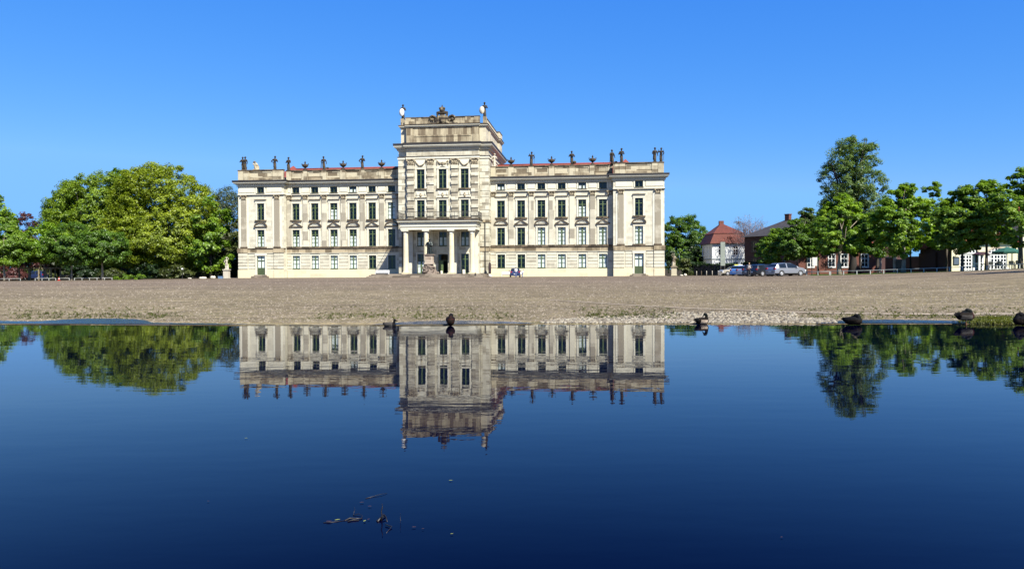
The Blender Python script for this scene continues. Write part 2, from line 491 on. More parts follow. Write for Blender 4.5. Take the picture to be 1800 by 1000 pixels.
def ground_mat():
    m, nt, p = new_mat('gravel_square')
    v = coords(nt, 'Object')
    big = noise(nt, coords(nt, 'Object', (0.5, 1.3, 1)), 0.06, 5, 0.6)
    mid = noise(nt, coords(nt, 'Object', (0.7, 1.6, 1)), 0.55, 5, 0.65)
    fine = noise(nt, v, 7.0, 3, 0.7)
    vor = N(nt, 'ShaderNodeTexVoronoi'); vor.inputs['Scale'].default_value = 11.0
    nt.links.new(v, vor.inputs['Vector'])
    vor2 = N(nt, 'ShaderNodeTexVoronoi'); vor2.inputs['Scale'].default_value = 3.2
    nt.links.new(v, vor2.inputs['Vector'])
    # distance from the pond: sandy and grassy near the water, pinkish grey setts by the palace
    sep = N(nt, 'ShaderNodeSeparateXYZ'); nt.links.new(v, sep.inputs[0])
    mr = N(nt, 'ShaderNodeMapRange'); mr.inputs['From Min'].default_value = 17; mr.inputs['From Max'].default_value = 75
    nt.links.new(sep.outputs['Y'], mr.inputs['Value'])
    near = mixc(nt, ramp(nt, mid, [(0.35, 0), (0.68, 1)]), (0.122, 0.098, 0.050), (0.226, 0.186, 0.108))
    fa = mixc(nt, ramp(nt, mid, [(0.35, 0), (0.68, 1)]), (0.120, 0.091, 0.064), (0.198, 0.154, 0.110))
    c = mixc(nt, mr.outputs[0], near, fa)
    bl = ramp(nt, big, [(0.40, 0), (0.62, 1)])
    c = mixc(nt, bl, c, mixc(nt, 0.62, c, (0.098, 0.076, 0.052)))
    # thin grass in patches, mostly near the water
    gr = noise(nt, coords(nt, 'Object', (0.35, 1.8, 1)), 0.9, 6, 0.7)
    gmask = ramp(nt, gr, [(0.52, 0), (0.68, 0.75)])
    inv = N(nt, 'ShaderNodeMapRange'); inv.inputs['From Min'].default_value = 16; inv.inputs['From Max'].default_value = 48
    inv.inputs['To Min'].default_value = 1; inv.inputs['To Max'].default_value = 0.12
    nt.links.new(sep.outputs['Y'], inv.inputs['Value'])
    mm = N(nt, 'ShaderNodeMath', operation='MULTIPLY'); nt.links.new(gmask, mm.inputs[0]); nt.links.new(inv.outputs[0], mm.inputs[1])
    c = mixc(nt, mm.outputs[0], c, (0.076, 0.076, 0.022))
    # single stones, dark and pale
    st = ramp(nt, vor.outputs['Color'], [(0.1, (0.55, 0.55, 0.55)), (0.5, (1, 1, 1)), (0.9, (1.0, 1.0, 1.0))])
    sn = N(nt, 'ShaderNodeSeparateColor'); nt.links.new(vor.outputs['Color'], sn.inputs[0])
    f1 = ramp(nt, sn.outputs['Red'], [(0.0, 0.66), (0.45, 1.0), (0.8, 1.0), (1.0, 1.5)])
    c = mixc(nt, 1.0, c, f1, 'MULTIPLY')
    s2 = N(nt, 'ShaderNodeSeparateColor'); nt.links.new(vor2.outputs['Color'], s2.inputs[0])
    f2 = ramp(nt, s2.outputs['Green'], [(0.0, 0.78), (0.5, 1.0), (0.85, 1.0), (1.0, 1.28)])
    c = mixc(nt, 1.0, c, f2, 'MULTIPLY')
    nt.links.new(c, p.inputs['Base Color'])
    p.inputs['Roughness'].default_value = 0.95; p.inputs['Specular IOR Level'].default_value = 0.1
    bp = N(nt, 'ShaderNodeBump'); bp.inputs['Strength'].default_value = 0.6; bp.inputs['Distance'].default_value = 0.05
    nt.links.new(vor.outputs['Distance'], bp.inputs['Height'])
    nt.links.new(bp.outputs[0], p.inputs['Normal'])
    return m
M['ground'] = ground_mat()
ground = tag(gm.build('ground', M['ground']), kind='structure')

def water_mat(name, sx, sy, scale, strength, rough, body):
    m, nt, p = new_mat(name)
    out = nt.nodes['Material Output']; nt.nodes.remove(p)
    df = N(nt, 'ShaderNodeBsdfDiffuse'); df.inputs['Color'].default_value = rgb(body)
    gl = N(nt, 'ShaderNodeBsdfGlossy'); gl.inputs['Roughness'].default_value = rough
    fr = N(nt, 'ShaderNodeFresnel'); fr.inputs['IOR'].default_value = 1.333
    fp = N(nt, 'ShaderNodeMath', operation='MULTIPLY_ADD', use_clamp=True); fp.inputs[1].default_value = 1.32; fp.inputs[2].default_value = -0.105
    mx = N(nt, 'ShaderNodeMixShader')
    nt.links.new(fr.outputs[0], fp.inputs[0]); nt.links.new(fp.outputs[0], mx.inputs[0])
    nt.links.new(df.outputs[0], mx.inputs[1]); nt.links.new(gl.outputs[0], mx.inputs[2]); nt.links.new(mx.outputs[0], out.inputs[0])
    n1 = noise(nt, coords(nt, 'Object', (sx, sy, 1)), scale, 3, 0.5)
    n2 = noise(nt, coords(nt, 'Object', (sx * 0.23, sy * 0.3, 1)), scale, 2, 0.5)
    ad = N(nt, 'ShaderNodeMath', operation='MULTIPLY_ADD'); ad.inputs[1].default_value = 3.0
    nt.links.new(n2, ad.inputs[0]); nt.links.new(n1, ad.inputs[2])
    bp = N(nt, 'ShaderNodeBump'); bp.inputs['Strength'].default_value = 1.0; bp.inputs['Distance'].default_value = strength
    nt.links.new(ad.outputs[0], bp.inputs['Height']); nt.links.new(bp.outputs[0], gl.inputs['Normal']); nt.links.new(bp.outputs[0], fr.inputs['Normal'])
    return m
M['water'] = water_mat('pond_water', 1.0, 2.2, 3.0, 0.00042, 0.0, (0.0, 0.0003, 0.0085))
M['puddle'] = water_mat('rippled_shallow_water', 2.0, 3.5, 5.0, 0.011, 0.16, (0.006, 0.012, 0.028))
wm = MB()
kk = list(np.linspace(-1.2, 1.2, 97))
kk = [-6, -3, -1.8] + kk + [1.8, 3, 6]
poly = [(k * edge_y(k), edge_y(k) + 0.02, 0.0) for k in kk]
for a, b in zip(poly[:-1], poly[1:]):
    wm.quad((a[0], -70, 0), (b[0], -70, 0), b, a)
tag(wm.build('water', M['water']), kind='structure')

# flush kerb stones of the pond, awash
km = MB()
x = -16.0
M['kerb'] = stone('wet_kerb_stone', (0.13, 0.115, 0.085), (0.05, 0.045, 0.035), 0.5, 1.1, 0.3, 0.2)
while x < 16:
    w = random.uniform(0.9, 1.3)
    k0, k1 = x / 15.2, (x + w - 0.015) / 15.2
    y0, y1 = edge_y(k0), edge_y(k1)
    z = -0.004 + random.uniform(-0.006, 0.006)
    v = [(x, y0 - 0.02, -0.2), (x + w - .015, y1 - 0.02, -0.2), (x + w - .015, y1 + 0.07, -0.2), (x, y0 + 0.07, -0.2)]
    v += [(a, b, z + 0.02 * (i > 1)) for i, (a, b, c) in enumerate(v)]
    km.add(v, ((4, 5, 6, 7), (0, 1, 5, 4), (1, 2, 6, 5), (2, 3, 7, 6), (3, 0, 4, 7)))
    x += w
tag(km.build('pond_kerb', M['kerb']), 'dark wet stone kerb flush along the far edge of the pond', 'kerb')

def on_plane(u, v, z):
    d = (EYE - z) * F / (v - hor(u))
    return (gx(u, d), d, z)
def puddle(back):
    """shallow overflow beyond the kerb: from the pond's edge out to a ragged far side (u, v of that side)"""
    us = np.arange(back[0][0], back[-1][0] + 1, 6.0)
    vb = np.interp(us, [p[0] for p in back], [p[1] for p in back])
    vs = []; fs = []; n = 6
    for i, (u, v) in enumerate(zip(us, vb)):
        k = (u - 900) / F; e = edge_y(k); zz = 0.01
        for _ in range(12):
            q = on_plane(u, v + .35 * math.sin(u * .37) * math.sin(u * .11), zz); zz = 0.5 * zz + 0.5 * (ground_z(q[0], q[1]) + 0.008)
        y1 = max(e + .02, q[1])
        for j in range(n):
            y = e - 0.01 + (y1 - e + 0.01) * j / (n - 1)
            vs.append((k * y, y, max(0.006, ground_z(k * y, y)) + 0.012))
    for i in range(len(us) - 1):
        for j in range(n - 1):
            fs.append((i * n + j, (i + 1) * n + j, (i + 1) * n + j + 1, i * n + j + 1))
    m = MB(); m.add(vs, fs, 0, True)
    tag(m.build('puddle', M['puddle']), kind='structure')
puddle([(-60, 566), (0, 564), (60, 565.2), (110, 562.2), (150, 560.3), (205, 560.3), (240, 561.5), (256, 563.5), (266, 567.3), (330, 568.4), (420, 569.6), (520, 571.2), (630, 571.2)])
puddle([(640, 571.4), (690, 568.2), (705, 566.5), (730, 565), (780, 563.9), (830, 564), (890, 565.4), (930, 567.6), (945, 569.4)])
puddle([(1436, 569.4), (1440, 567), (1455, 564.6), (1500, 563), (1550, 562), (1600, 562.6), (1690, 564.2), (1715, 566), (1728, 569)])

# pale worn tracks on the square and lawns beyond it
def sheet(name, pts_rows, mat, lift, label=None):
    m = MB()
    n = len(pts_rows[0])
    vs = []
    for row in pts_rows:
        for (x, y) in row: vs.append((x, y, ground_z(x, y) + lift))
    fs = []
    for i in range(len(pts_rows) - 1):
        for j in range(n - 1):
            fs.append((i * n + j, i * n + j + 1, (i + 1) * n + j + 1, (i + 1) * n + j))
    m.add(vs, fs)
    return tag(m.build(name, mat), kind='structure')
M['sand'] = simple('pale_sand', (0.31, 0.255, 0.185), 0.95, 0, 0.25, 3, 0.1)
M['lawn'] = simple('mown_lawn', (0.075, 0.115, 0.018), 0.95, 0, 0.4, 1.2, 0.1)
M['dirt'] = simple('dark_woodland_soil', (0.05, 0.04, 0.022), 0.95, 0, 0.5, 1.2, 0.1)  # plain dark brown soil colour
trk = [(960, 527), (1020, 531), (1110, 537), (1200, 542), (1290, 545), (1380, 548.5), (1460, 551), (1560, 552.5), (1650, 553), (1800, 552)]
rowa = []; rowb = []
for i, (u, v) in enumerate(trk):
    for _ in range(1):
        d = 15.0
        for _ in range(30):
            d = (EYE - ground_z(gx(u, d), d)) * F / (v - hor(u))
        rowa.append((gx(u, d), d - 0.22)); rowb.append((gx(u, d), d + 0.28))
sheet('path', [rowa, rowb], M['sand'], 0.012)
rows = []
for q in (0.0, 0.25, 0.8, 2.0):
    row = []
    for u in range(1425, 2101, 15):
        k = (u - 900) / F; D = float(np.interp(k, KT, DT)) * 0.985 + q * 14
        row.append((k * D, D))
    rows.append(row)
sheet('lawn', rows, M['lawn'], 0.02)
rows = []
for q in (0.0, 0.03, 0.8, 2.0):
    row = []
    for u in range(-300, 416, 15):
        k = (u - 900) / F; D = float(np.interp(k, KT, DT)) + q * 30
        row.append((k * D, D))
    rows.append(row)
sheet('border_path', rows[:2], M['sand'], 0.03)
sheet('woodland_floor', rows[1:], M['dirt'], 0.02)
rows = []
for q in (0.0, 0.5, 1.0):
    row = []
    for u in range(1172, 1300, 12):
        k = (u - 900) / F; D = 121 + q * 60
        row.append((k * D, D))
    rows.append(row)
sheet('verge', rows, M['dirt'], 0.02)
# ------------------------------------------------------------------ the palace
TH = R(6.45)
PX, PY, PZ = -12.46, 140.0, 0.14
pal = empty('palace', (PX, PY, PZ), -TH, 'long cream stone baroque palace with a tall central block, columned portico and red roof', 'palace')
EX, EY_ = math.cos(TH), -math.sin(TH)
def pw(x, y, z=0.0):
    """palace metres to world"""
    return (PX + x * math.cos(TH) + y * math.sin(TH), PY - x * math.sin(TH) + y * math.cos(TH), PZ + z)

def front(mb, x0, x1, z0, z1, y, holes, depth=0.55, mi=0):
    """wall face towards -y with real openings and reveals"""
    xs = sorted({x0, x1} | {h[0] for h in holes} | {h[1] for h in holes})
    zs = sorted({z0, z1} | {h[2] for h in holes} | {h[3] for h in holes})
    xs = [x for x in xs if x0 - 1e-6 <= x <= x1 + 1e-6]
    for i in range(len(xs) - 1):
        for j in range(len(zs) - 1):
            cx, cz = (xs[i] + xs[i + 1]) / 2, (zs[j] + zs[j + 1]) / 2
            if any(h[0] < cx < h[1] and h[2] < cz < h[3] for h in holes): continue
            mb.quad((xs[i], y, zs[j]), (xs[i + 1], y, zs[j]), (xs[i + 1], y, zs[j + 1]), (xs[i], y, zs[j + 1]), mi)
    for a, b, c, d in holes:
        e = y + depth
        mb.quad((a, y, c), (a, y, d), (a, e, d), (a, e, c), mi)
        mb.quad((b, y, d), (b, y, c), (b, e, c), (b, e, d), mi)
        mb.quad((a, y, d), (b, y, d), (b, e, d), (a, e, d), mi)
        mb.quad((a, y, c), (a, e, c), (b, e, c), (b, y, c), mi)

BAYS = [10.4 + 3.75 * k for k in range(6)]
ATT = (16.08, 17.22); UPW = (10.96, 14.1); MID = (5.86, 9.08); GFW = (1.66, 4.14)
WW = 1.44
YW, YP, YT, YTC = 1.3, 0.0, -1.5, -0.9       # wing, pavilion, tower front, tower corner planes
TB = (-4.1, 0.0, 4.1)

def holes_for(xs, levels, w=WW):
    return [(x - w / 2, x + w / 2, a, b) for x in xs for (a, b) in levels]

for s in (-1, 1):
    xs = [s * b for b in BAYS]
    m = MB()
    a, b = sorted((s * 8.4, s * 31.0))
    front(m, a, b, -0.8, 18.4, YW, holes_for(xs, (ATT, UPW, MID, GFW)))
    m.build('wing_wall', M['wall'], pal)
    # pavilion with its returns
    m = MB()
    a, b = sorted((s * 31.0, s * 40.1)); xc = s * 35.6
    front(m, a, b, -0.8, 18.4, YP, holes_for([xc], (ATT, UPW, MID)) + [(xc - .82, xc + .82, 0.5, 4.16)])
    m.quad((a, YP, -0.8), (a, YP, 18.4), (a, 22, 18.4), (a, 22, -0.8))
    m.quad((b, YP, -0.8), (b, 22, -0.8), (b, 22, 18.4), (b, YP, 18.4))
    m.build('pavilion_wall', M['wall'], pal)
m = MB()
m.quad((-40.1, 22, -0.8), (-40.1, 22, 18.4), (40.1, 22, 18.4), (40.1, 22, -0.8))
m.build('rear_wall', M['wall'], pal)
# central block
m = MB()
lowdoor = [(-0.92, 0.92, 0.66, 4.16)]
th = holes_for(TB, ((11.0, 14.13), (16.27, 19.77)), 1.46) + lowdoor + [(x - .72, x + .72, 0.72, 4.26) for x in (-4.1, 4.1)] + [(x - .72, x + .72, 5.75, 8.3) for x in TB]
front(m, -6.75, 6.75, -0.5, 24.2, YT, th)
for s in (-1, 1):
    a, b = sorted((s * 6.75, s * 8.4))
    m.quad((a, YTC, -0.8), (b, YTC, -0.8), (b, YTC, 24.2), (a, YTC, 24.2))
    m.quad((s * 6.75, YT, -0.8), (s * 6.75, YTC, -0.8), (s * 6.75, YTC, 24.2), (s * 6.75, YT, 24.2))
    m.quad((s * 8.4, YTC, -0.8), (s * 8.4, 20, -0.8), (s * 8.4, 20, 24.2), (s * 8.4, YTC, 24.2))
m.quad((-8.4, 20, -0.8), (-8.4, 20, 24.2), (8.4, 20, 24.2), (8.4, 20, -0.8))
m.build('tower_wall', M['tower'], pal)
# dim rooms behind the glass
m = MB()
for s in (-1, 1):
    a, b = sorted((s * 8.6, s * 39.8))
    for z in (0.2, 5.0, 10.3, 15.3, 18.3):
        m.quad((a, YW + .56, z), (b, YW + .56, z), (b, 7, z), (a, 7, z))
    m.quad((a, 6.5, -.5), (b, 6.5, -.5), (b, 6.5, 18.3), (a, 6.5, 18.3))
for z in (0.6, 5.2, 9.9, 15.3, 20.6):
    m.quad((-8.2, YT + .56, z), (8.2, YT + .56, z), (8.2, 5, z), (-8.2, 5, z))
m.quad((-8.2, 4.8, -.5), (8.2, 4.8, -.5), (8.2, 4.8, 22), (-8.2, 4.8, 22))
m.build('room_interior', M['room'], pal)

# -------- windows: one builder per kind, copied with shared meshes
def surround_mesh(w, h, kind):
    m = MB()
    t = 0.3 if kind != 'attic' else 0.2
    if kind in ('upper', 'middle', 'tower', 'arched'):
        m.box(-w / 2 - t, -w / 2, -0.10, 0.02, -0.02, h)
        m.box(w / 2, w / 2 + t, -0.10, 0.02, -0.02, h)
        m.box(-w / 2 - t - .06, w / 2 + t + .06, -0.13, 0.02, h, h + 0.34)
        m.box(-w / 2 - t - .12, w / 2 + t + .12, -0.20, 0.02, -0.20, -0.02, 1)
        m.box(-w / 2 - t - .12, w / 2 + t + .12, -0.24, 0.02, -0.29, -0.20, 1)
    elif kind == 'ground':
        m.box(-w / 2 - .22, -w / 2, -0.06, 0.02, 0, h)
        m.box(w / 2, w / 2 + .22, -0.06, 0.02, 0, h)
        m.box(-w / 2 - .22, w / 2 + .22, -0.065, 0.02, h, h + 0.24)
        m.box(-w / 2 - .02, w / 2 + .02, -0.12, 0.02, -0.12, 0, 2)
    elif kind == 'attic':
        m.box(-w / 2 - .24, -w / 2, -0.09, 0.02, -0.02, h)
        m.box(w / 2, w / 2 + .24, -0.09, 0.02, -0.02, h)
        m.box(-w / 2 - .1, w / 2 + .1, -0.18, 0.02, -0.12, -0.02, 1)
    return m.mesh('window', [M['trim'], M['ledge'], M['green']])

def sash_mesh(w, h, kind):
    m = MB(); y0, y1 = 0.14, 0.20; t = 0.075
    m.box(-w / 2, -w / 2 + t, y0, y1, 0, h); m.box(w / 2 - t, w / 2, y0, y1, 0, h)
    m.box(-w / 2 + t, w / 2 - t, y0, y1, 0, t); m.box(-w / 2 + t, w / 2 - t, y0, y1, h - t, h)
    if kind == 'attic':
        m.box(-.05, .05, y0 - .02, y1, t, h - t)
        return m.mesh('frame', M['green'])
    tz = h * 0.72
    m.box(-.085, .085, y0 - .03, y1, t, h - t, 1)
    m.box(-w / 2 + t, w / 2 - t, y0 - .022, y1 - .004, tz - .06, tz + .06, 1)
    n = 3 if kind != 'ground' else 2
    for k in range(1, n):
        z = t + (tz - t) * k / n
        m.box(-w / 2 + t, w / 2 - t, y0 + .01, y1 - .01, z - .02, z + .02)
    m.box(-w / 2 + t, w / 2 - t, y0 + .01, y1 - .01, (tz + h) / 2 - .015, (tz + h) / 2 + .015)
    return m.mesh('frame', [M['green'], M['greenlight']])

def pane_mesh(w, h):
    m = MB(); m.quad((-w / 2, .18, 0), (w / 2, .18, 0), (w / 2, .18, h), (-w / 2, .18, h))
    return m.mesh('pane', M['pane'])
def curtain_mesh(w, h, split):
    m = MB()
    if split:
        for a, b in ((-w / 2, -.16), (.16, w / 2)):
            n = 8
            for k in range(n):
                x0 = a + (b - a) * k / n; x1 = a + (b - a) * (k + 1) / n
                m.quad((x0, .23 + .03 * (k % 2), 0), (x1, .23 + .03 * ((k + 1) % 2), 0), (x1, .23 + .03 * ((k + 1) % 2), h), (x0, .23 + .03 * (k % 2), h))
    else:
        m.quad((-w / 2, .24, 0.05), (w / 2, .24, 0.05), (w / 2, .24, h), (-w / 2, .24, h))
    return m.mesh('curtain', M['curtain'])
WM = {}
def window(xc, z0, w, h, y, kind, drape=None):
    key = (kind, round(w, 3), round(h, 3))
    if key not in WM:
        WM[key] = (surround_mesh(w, h, kind), sash_mesh(w, h, kind), pane_mesh(w, h), curtain_mesh(w, h, True), curtain_mesh(w, h * 0.98, False), curtain_mesh(w, h * 0.6, True))
    a = WM[key]
    o = put('window', a[0], pal, (xc, y, z0))
    put('frame', a[1], o); put('pane', a[2], o)
    if drape == 'full': put('curtain', a[4], o)
    if drape == 'split': put('curtain', a[3], o)
    if drape == 'half': put('curtain', a[5], o)
    return o
for s in (-1, 1):
    for i, b in enumerate(BAYS):
        x = s * b
        window(x, ATT[0], WW, ATT[1] - ATT[0], YW, 'attic', 'half' if (i * 3 + s) % 4 == 1 else None)
        window(x, UPW[0], WW, UPW[1] - UPW[0], YW, 'upper', 'half' if (s, i) in ((-1, 3), (1, 4)) else ('split' if (s, i) == (-1, 0) else None))
        window(x, MID[0], WW, MID[1] - MID[0], YW, 'middle', ('split' if i >= 2 else None) if s == 1 else ('half' if i >= 2 else None))
        window(x, GFW[0], WW, GFW[1] - GFW[0], YW, 'ground', 'full' if i >= 2 else None)
    x = s * 35.6
    window(x, ATT[0], WW, ATT[1] - ATT[0], YP, 'attic')
    window(x, UPW[0], WW, UPW[1] - UPW[0], YP, 'upper')
    window(x, MID[0], WW, MID[1] - MID[0], YP, 'middle', 'split' if s == 1 else 'half')
for x in TB:
    window(x, 11.0, 1.46, 3.13, YT, 'tower')
    window(x, 16.27, 1.46, 3.5, YT, 'arched' if x == 0 else 'tower')
    o = window(x, 5.75, 1.44, 2.55, YT, 'ground', 'half')
for x in (-4.1, 4.1):
    window(x, 0.72, 1.44, 3.54, YT, 'ground', 'half' if x < 0 else None)

# -------- pediments
def pediment(x, y, seg):
    m = MB()
    hw = 1.28
    m.box(-hw, hw, -.34, .02, 9.60, 9.74, 1)
    m.box(-hw + .1, hw - .1, -.10, .02, 9.46, 9.60, 0)
    if seg:
        pts = [(hw * math.cos(t), 9.74 + 0.78 * math.sin(t)) for t in np.linspace(0, math.pi, 13)]
    else:
        pts = [(hw, 9.74), (0.62, 10.14), (0, 10.56), (-0.62, 10.14), (-hw, 9.74)]
    inner = [(p[0] * 0.84, 9.74 + (p[1] - 9.74) * 0.80) for p in pts]
    for i in range(len(pts) - 1):
        m.prism([inner[i + 1], inner[i], pts[i], pts[i + 1]], -.34, .02, 1)
    m.prism([(p[0], p[1]) for p in inner], -.10, .02, 2)
    for bx in (-.45, -.2, .05, .3, .5):
        m.ball((bx, -.12, 9.9 + .14 * (1 - abs(bx))), (.13, .08, .10), 2, 6, 4)
    return m.build('pediment', [M['trim'], M['ledge'], M['trim']], pal, (x, y, 0))
pm = {}
for s in (-1, 1):
    for i, b in enumerate(BAYS):
        seg = (i % 2 == 0)
        if seg not in pm: pm[seg] = pediment(s * b, YW, seg).data
        else: put('pediment', pm[seg], pal, (s * b, YW, 0))
    put('pediment', pm[True], pal, (s * 35.6, YP, 0))

# hoods over the upper windows
hm = MB(); hm.box(-1.15, 1.15, -.30, .02, 14.72, 14.84, 1); hm.box(-1.08, 1.08, -.16, .02, 14.50, 14.72, 0)
hm = hm.mesh('window_hood', [M['trim'], M['ledge']])
for s in (-1, 1):
    for b in BAYS: put('window_hood', hm, pal, (s * b, YW, 0))
    put('window_hood', hm, pal, (s * 35.6, YP, 0))

# -------- pilasters with capitals
def capital_mesh(w, z0, z1, k=1.0):
    m = MB(); h = z1 - z0
    for (za, zb, wa, wb) in ((0, .55, .96, 1.0), (.55, .86, 1.0, 1.24)):
        a, b = w * wa / 2, w * wb / 2
        v = [(-a, -.22, z0 + h * za), (a, -.22, z0 + h * za), (a, .02, z0 + h * za), (-a, .02, z0 + h * za),
             (-b, -.22 - (wb - 1) * .6, z0 + h * zb), (b, -.22 - (wb - 1) * .6, z0 + h * zb), (b, .02, z0 + h * zb), (-b, .02, z0 + h * zb)]
        m.add(v, ((0, 1, 5, 4), (1, 2, 6, 5), (3, 0, 4, 7), (4, 5, 6, 7)))
    m.box(-w * .66, w * .66, -.42, .02, z0 + h * .86, z1)
    for r, zz, n in ((.12, .16, 4), (.12, .44, 3)):
        for q in range(n):
            x = (q - (n - 1) / 2) * w / n
            m.ball((x, -.25, z0 + h * zz), (.11, .09, h * .15), 0, 6, 4)
    for sx in (-1, 1):
        m.ball((sx * w * .56, -.32, z0 + h * .72), (.17, .13, .15), 0, 8, 5)
    m.ball((0, -.30, z0 + h * .76), (.12, .09, .12), 0, 6, 4)
    m.box(-w * .55, w * .55, -.235, .02, z0 - .08, z0, 0)
    return m.mesh('capital', M['carving'])
CAPW = capital_mesh(0.92, 14.9, 15.68)
def pilaster(x, y, w=0.92, mat='pilaster'):
    m = MB()
    m.box(x - w / 2, x + w / 2, y - .16, y + .02, 6.0, 14.84)
    m.box(x - w / 2 - .1, x + w / 2 + .1, y - .24, y + .02, 5.86, 6.0, 0)
    m.box(x - w / 2 - .16, x + w / 2 + .16, y - .30, y + .02, 5.62, 5.86, 1)
    o = m.build('pilaster', [M[mat], M['ledge']], pal)
    put('capital', CAPW, o, (x, y, 0))
    return o
for s in (-1, 1):
    for b in [8.95] + [BAYS[i] + 1.875 for i in range(5)] + [30.45]:
        pilaster(s * b, YW)
    for b in (32.35, 38.95):
        pilaster(s * b, YP, 1.05, 'pavpil')
        m = MB(); x = s * b
        m.box(x - .95, x + .95, YP - .08, YP + .02, 5.6, 15.0)
        m.build('pilaster_backing', M['trim'], pal)

# -------- rusticated ground floor: courses between the openings, plinth, string course
def courses(m, x0, x1, y, z0=1.62, z1=4.62, n=5, pr=.07):
    h = (z1 - z0) / n
    for k in range(n):
        m.box(x0, x1, y - pr, y + .02, z0 + k * h + .05, z0 + (k + 1) * h - .05)
for s in (-1, 1):
    m = MB()
    ed = [8.45] + [v for b in BAYS for v in (b - WW / 2 - .26, b + WW / 2 + .26)] + [30.95]
    for i in range(0, len(ed), 2):
        m = MB(); a, b = sorted((s * ed[i], s * ed[i + 1])); courses(m, a, b, YW)
        m.build('rusticated_pier', M['wall'], pal)
    for (p, q) in ((31.05, 33.0), (33.15, 34.35), (36.85, 38.1), (38.25, 40.1)):
        m = MB(); big = p in (31.05, 38.25)
        a, b = sorted((s * p, s * q)); courses(m, a, b, YP - (.12 if big else 0))
        if big: m.box(a, b, YP - .12, YP + .02, 1.55, 4.66)
        m.build('rusticated_pier', M['wall'], pal)
    m = MB()
    a, b = sorted((s * 8.45, s * 30.9)); m.box(a, b, YW - .12, YW + .02, -0.8, 1.50)
    for p, q in ((31.0, 34.55), (36.65, 40.1)):
        a, b = sorted((s * p, s * q)); m.box(a, b, YP - .15, YP + .02, -0.8, 1.50)
    for p, q in ((31.02, 33.0), (38.25, 40.16)):
        a, b = sorted((s * p, s * q)); m.box(a, b, YP - .26, YP + .02, -0.8, 1.45)
    m.build('plinth', M['plinth'], pal)
    m = MB()
    a, b = sorted((s * 8.45, s * 30.97))
    m.box(a, b, YW - .14, YW + .02, 4.70, 5.44); m.box(a, b, YW - .26, YW + .02, 5.44, 5.58, 1); m.box(a, b, YW - .18, YW + .02, 4.62, 4.70, 2)
    a, b = sorted((s * 30.98, s * 40.18))
    m.box(a, b, YP - .15, YP + .5, 4.705, 5.445); m.box(a - .06, b + .06, YP - .27, YP + .6, 5.445, 5.585, 1); m.box(a, b, YP - .19, YP + .5, 4.625, 4.705, 2)
    for p, q in ((31.0, 33.1), (38.2, 40.24)):
        a, b = sorted((s * p, s * q)); m.box(a, b, YP - .28, YP + .02, 4.71, 5.45)
    m.build('string_course', [M['band'], M['ledge'], M['trim']], pal)

# -------- architrave, frieze panels, cornice
def entablature(x0, x1, y, dz, ends):
    """stacked mouldings; ends: how far each end returns past its wall"""
    e0, e1 = ends
    m = MB()
    back = y + 1.2
    m.box(x0 - .05 * e0, x1 + .05 * e1, y - .10, back, 15.72 + dz, 15.95 + dz, 0)
    m.box(x0 - .12 * e0, x1 + .12 * e1, y - .24, back, 15.69 + dz, 15.74 + dz, 1)
    m.build('architrave', [M['trim'], M['ledge']], pal)
    m = MB()
    m.box(x0 - .22 * e0, x1 + .22 * e1, y - .22, back, 17.34 + dz, 17.52 + dz, 0)
    m.box(x0 - .34 * e0, x1 + .34 * e1, y - .34, back, 17.66 + dz, 17.84 + dz, 0)
    m.box(x0 - .62 * e0, x1 + .62 * e1, y - .62, back, 17.84 + dz, 17.97 + dz, 0)
    m.box(x0 - .74 * e0, x1 + .74 * e1, y - .74, back, 17.97 + dz, 18.16 + dz, 0)
    n = int((x1 - x0) / .42)
    for k in range(n):
        xa = x0 + (k + .25) * (x1 - x0) / n
        m.box(xa, xa + .21, y - .31, y + .01, 17.525 + dz, 17.655 + dz, 0)
    m.build('cornice', [M['trim']], pal)
    m = MB()
    m.box(x0 - .84 * e0, x1 + .84 * e1, y - .84, back, 18.16 + dz, 18.46 + dz)
    m.build('cornice_flashing', M['lead'], pal)
for s in (-1, 1):
    a, b = sorted((s * 8.45, s * 31.3)); entablature(a, b, YW, -.006, (0, 0))
    a, b = sorted((s * 31.0, s * 40.1)); entablature(a, b, YP, 0, (1, 1))
    m = MB()
    ed = [9.1] + [v for b in BAYS for v in (b - WW / 2 - .42, b + WW / 2 + .42)] + [30.7]
    for i in range(0, len(ed), 2):
        a, b = sorted((s * ed[i], s * ed[i + 1]))
        if b - a > .3:
            m = MB(); m.box(a, b, YW - .07, YW + .02, 16.22, 17.2); m.build('frieze_panel', M['trim'], pal)
    for p, q in ((31.4, 34.4), (36.8, 39.9)):
        m = MB(); a, b = sorted((s * p, s * q)); m.box(a, b, YP - .07, YP + .02, 16.22, 17.2); m.build('frieze_panel', M['trim'], pal)

# -------- parapets
STAT_X = [12.3, 16.05, 19.8, 23.55, 27.3]
def parapet(x0, x1, y, peds, dz):
    m = MB()
    m.box(x0, x1, y - .16, y + .4, 18.40, 18.94 + dz, 1)
    m.box(x0, x1, y - .02, y + .3, 18.90, 20.26 + dz, 0)
    m.box(x0 - .06, x1 + .06, y - .24, y + .5, 20.24 + dz, 20.44 + dz, 2)
    es = sorted(peds)
    for p in es:
        m.box(max(x0, p - .52), min(x1, p + .52), y - .20, y + .34, 18.47, 20.27 + dz, 0)
    for a, b in zip(es[:-1], es[1:]):
        if b - a < 1.5: continue
        l, r = a + .62, b - .62
        for (q0, q1, z0, z1) in ((l, r, 19.92, 20.16), (l, r, 18.95, 19.15), (l, l + .16, 19.15, 19.92), (r - .16, r, 19.15, 19.92)):
            m.box(q0, q1, y - .10, y + .02, z0 + dz, z1 + dz, 0)
    return m.build('parapet', [M['parapet'], M['band'], M['ledge']], pal)
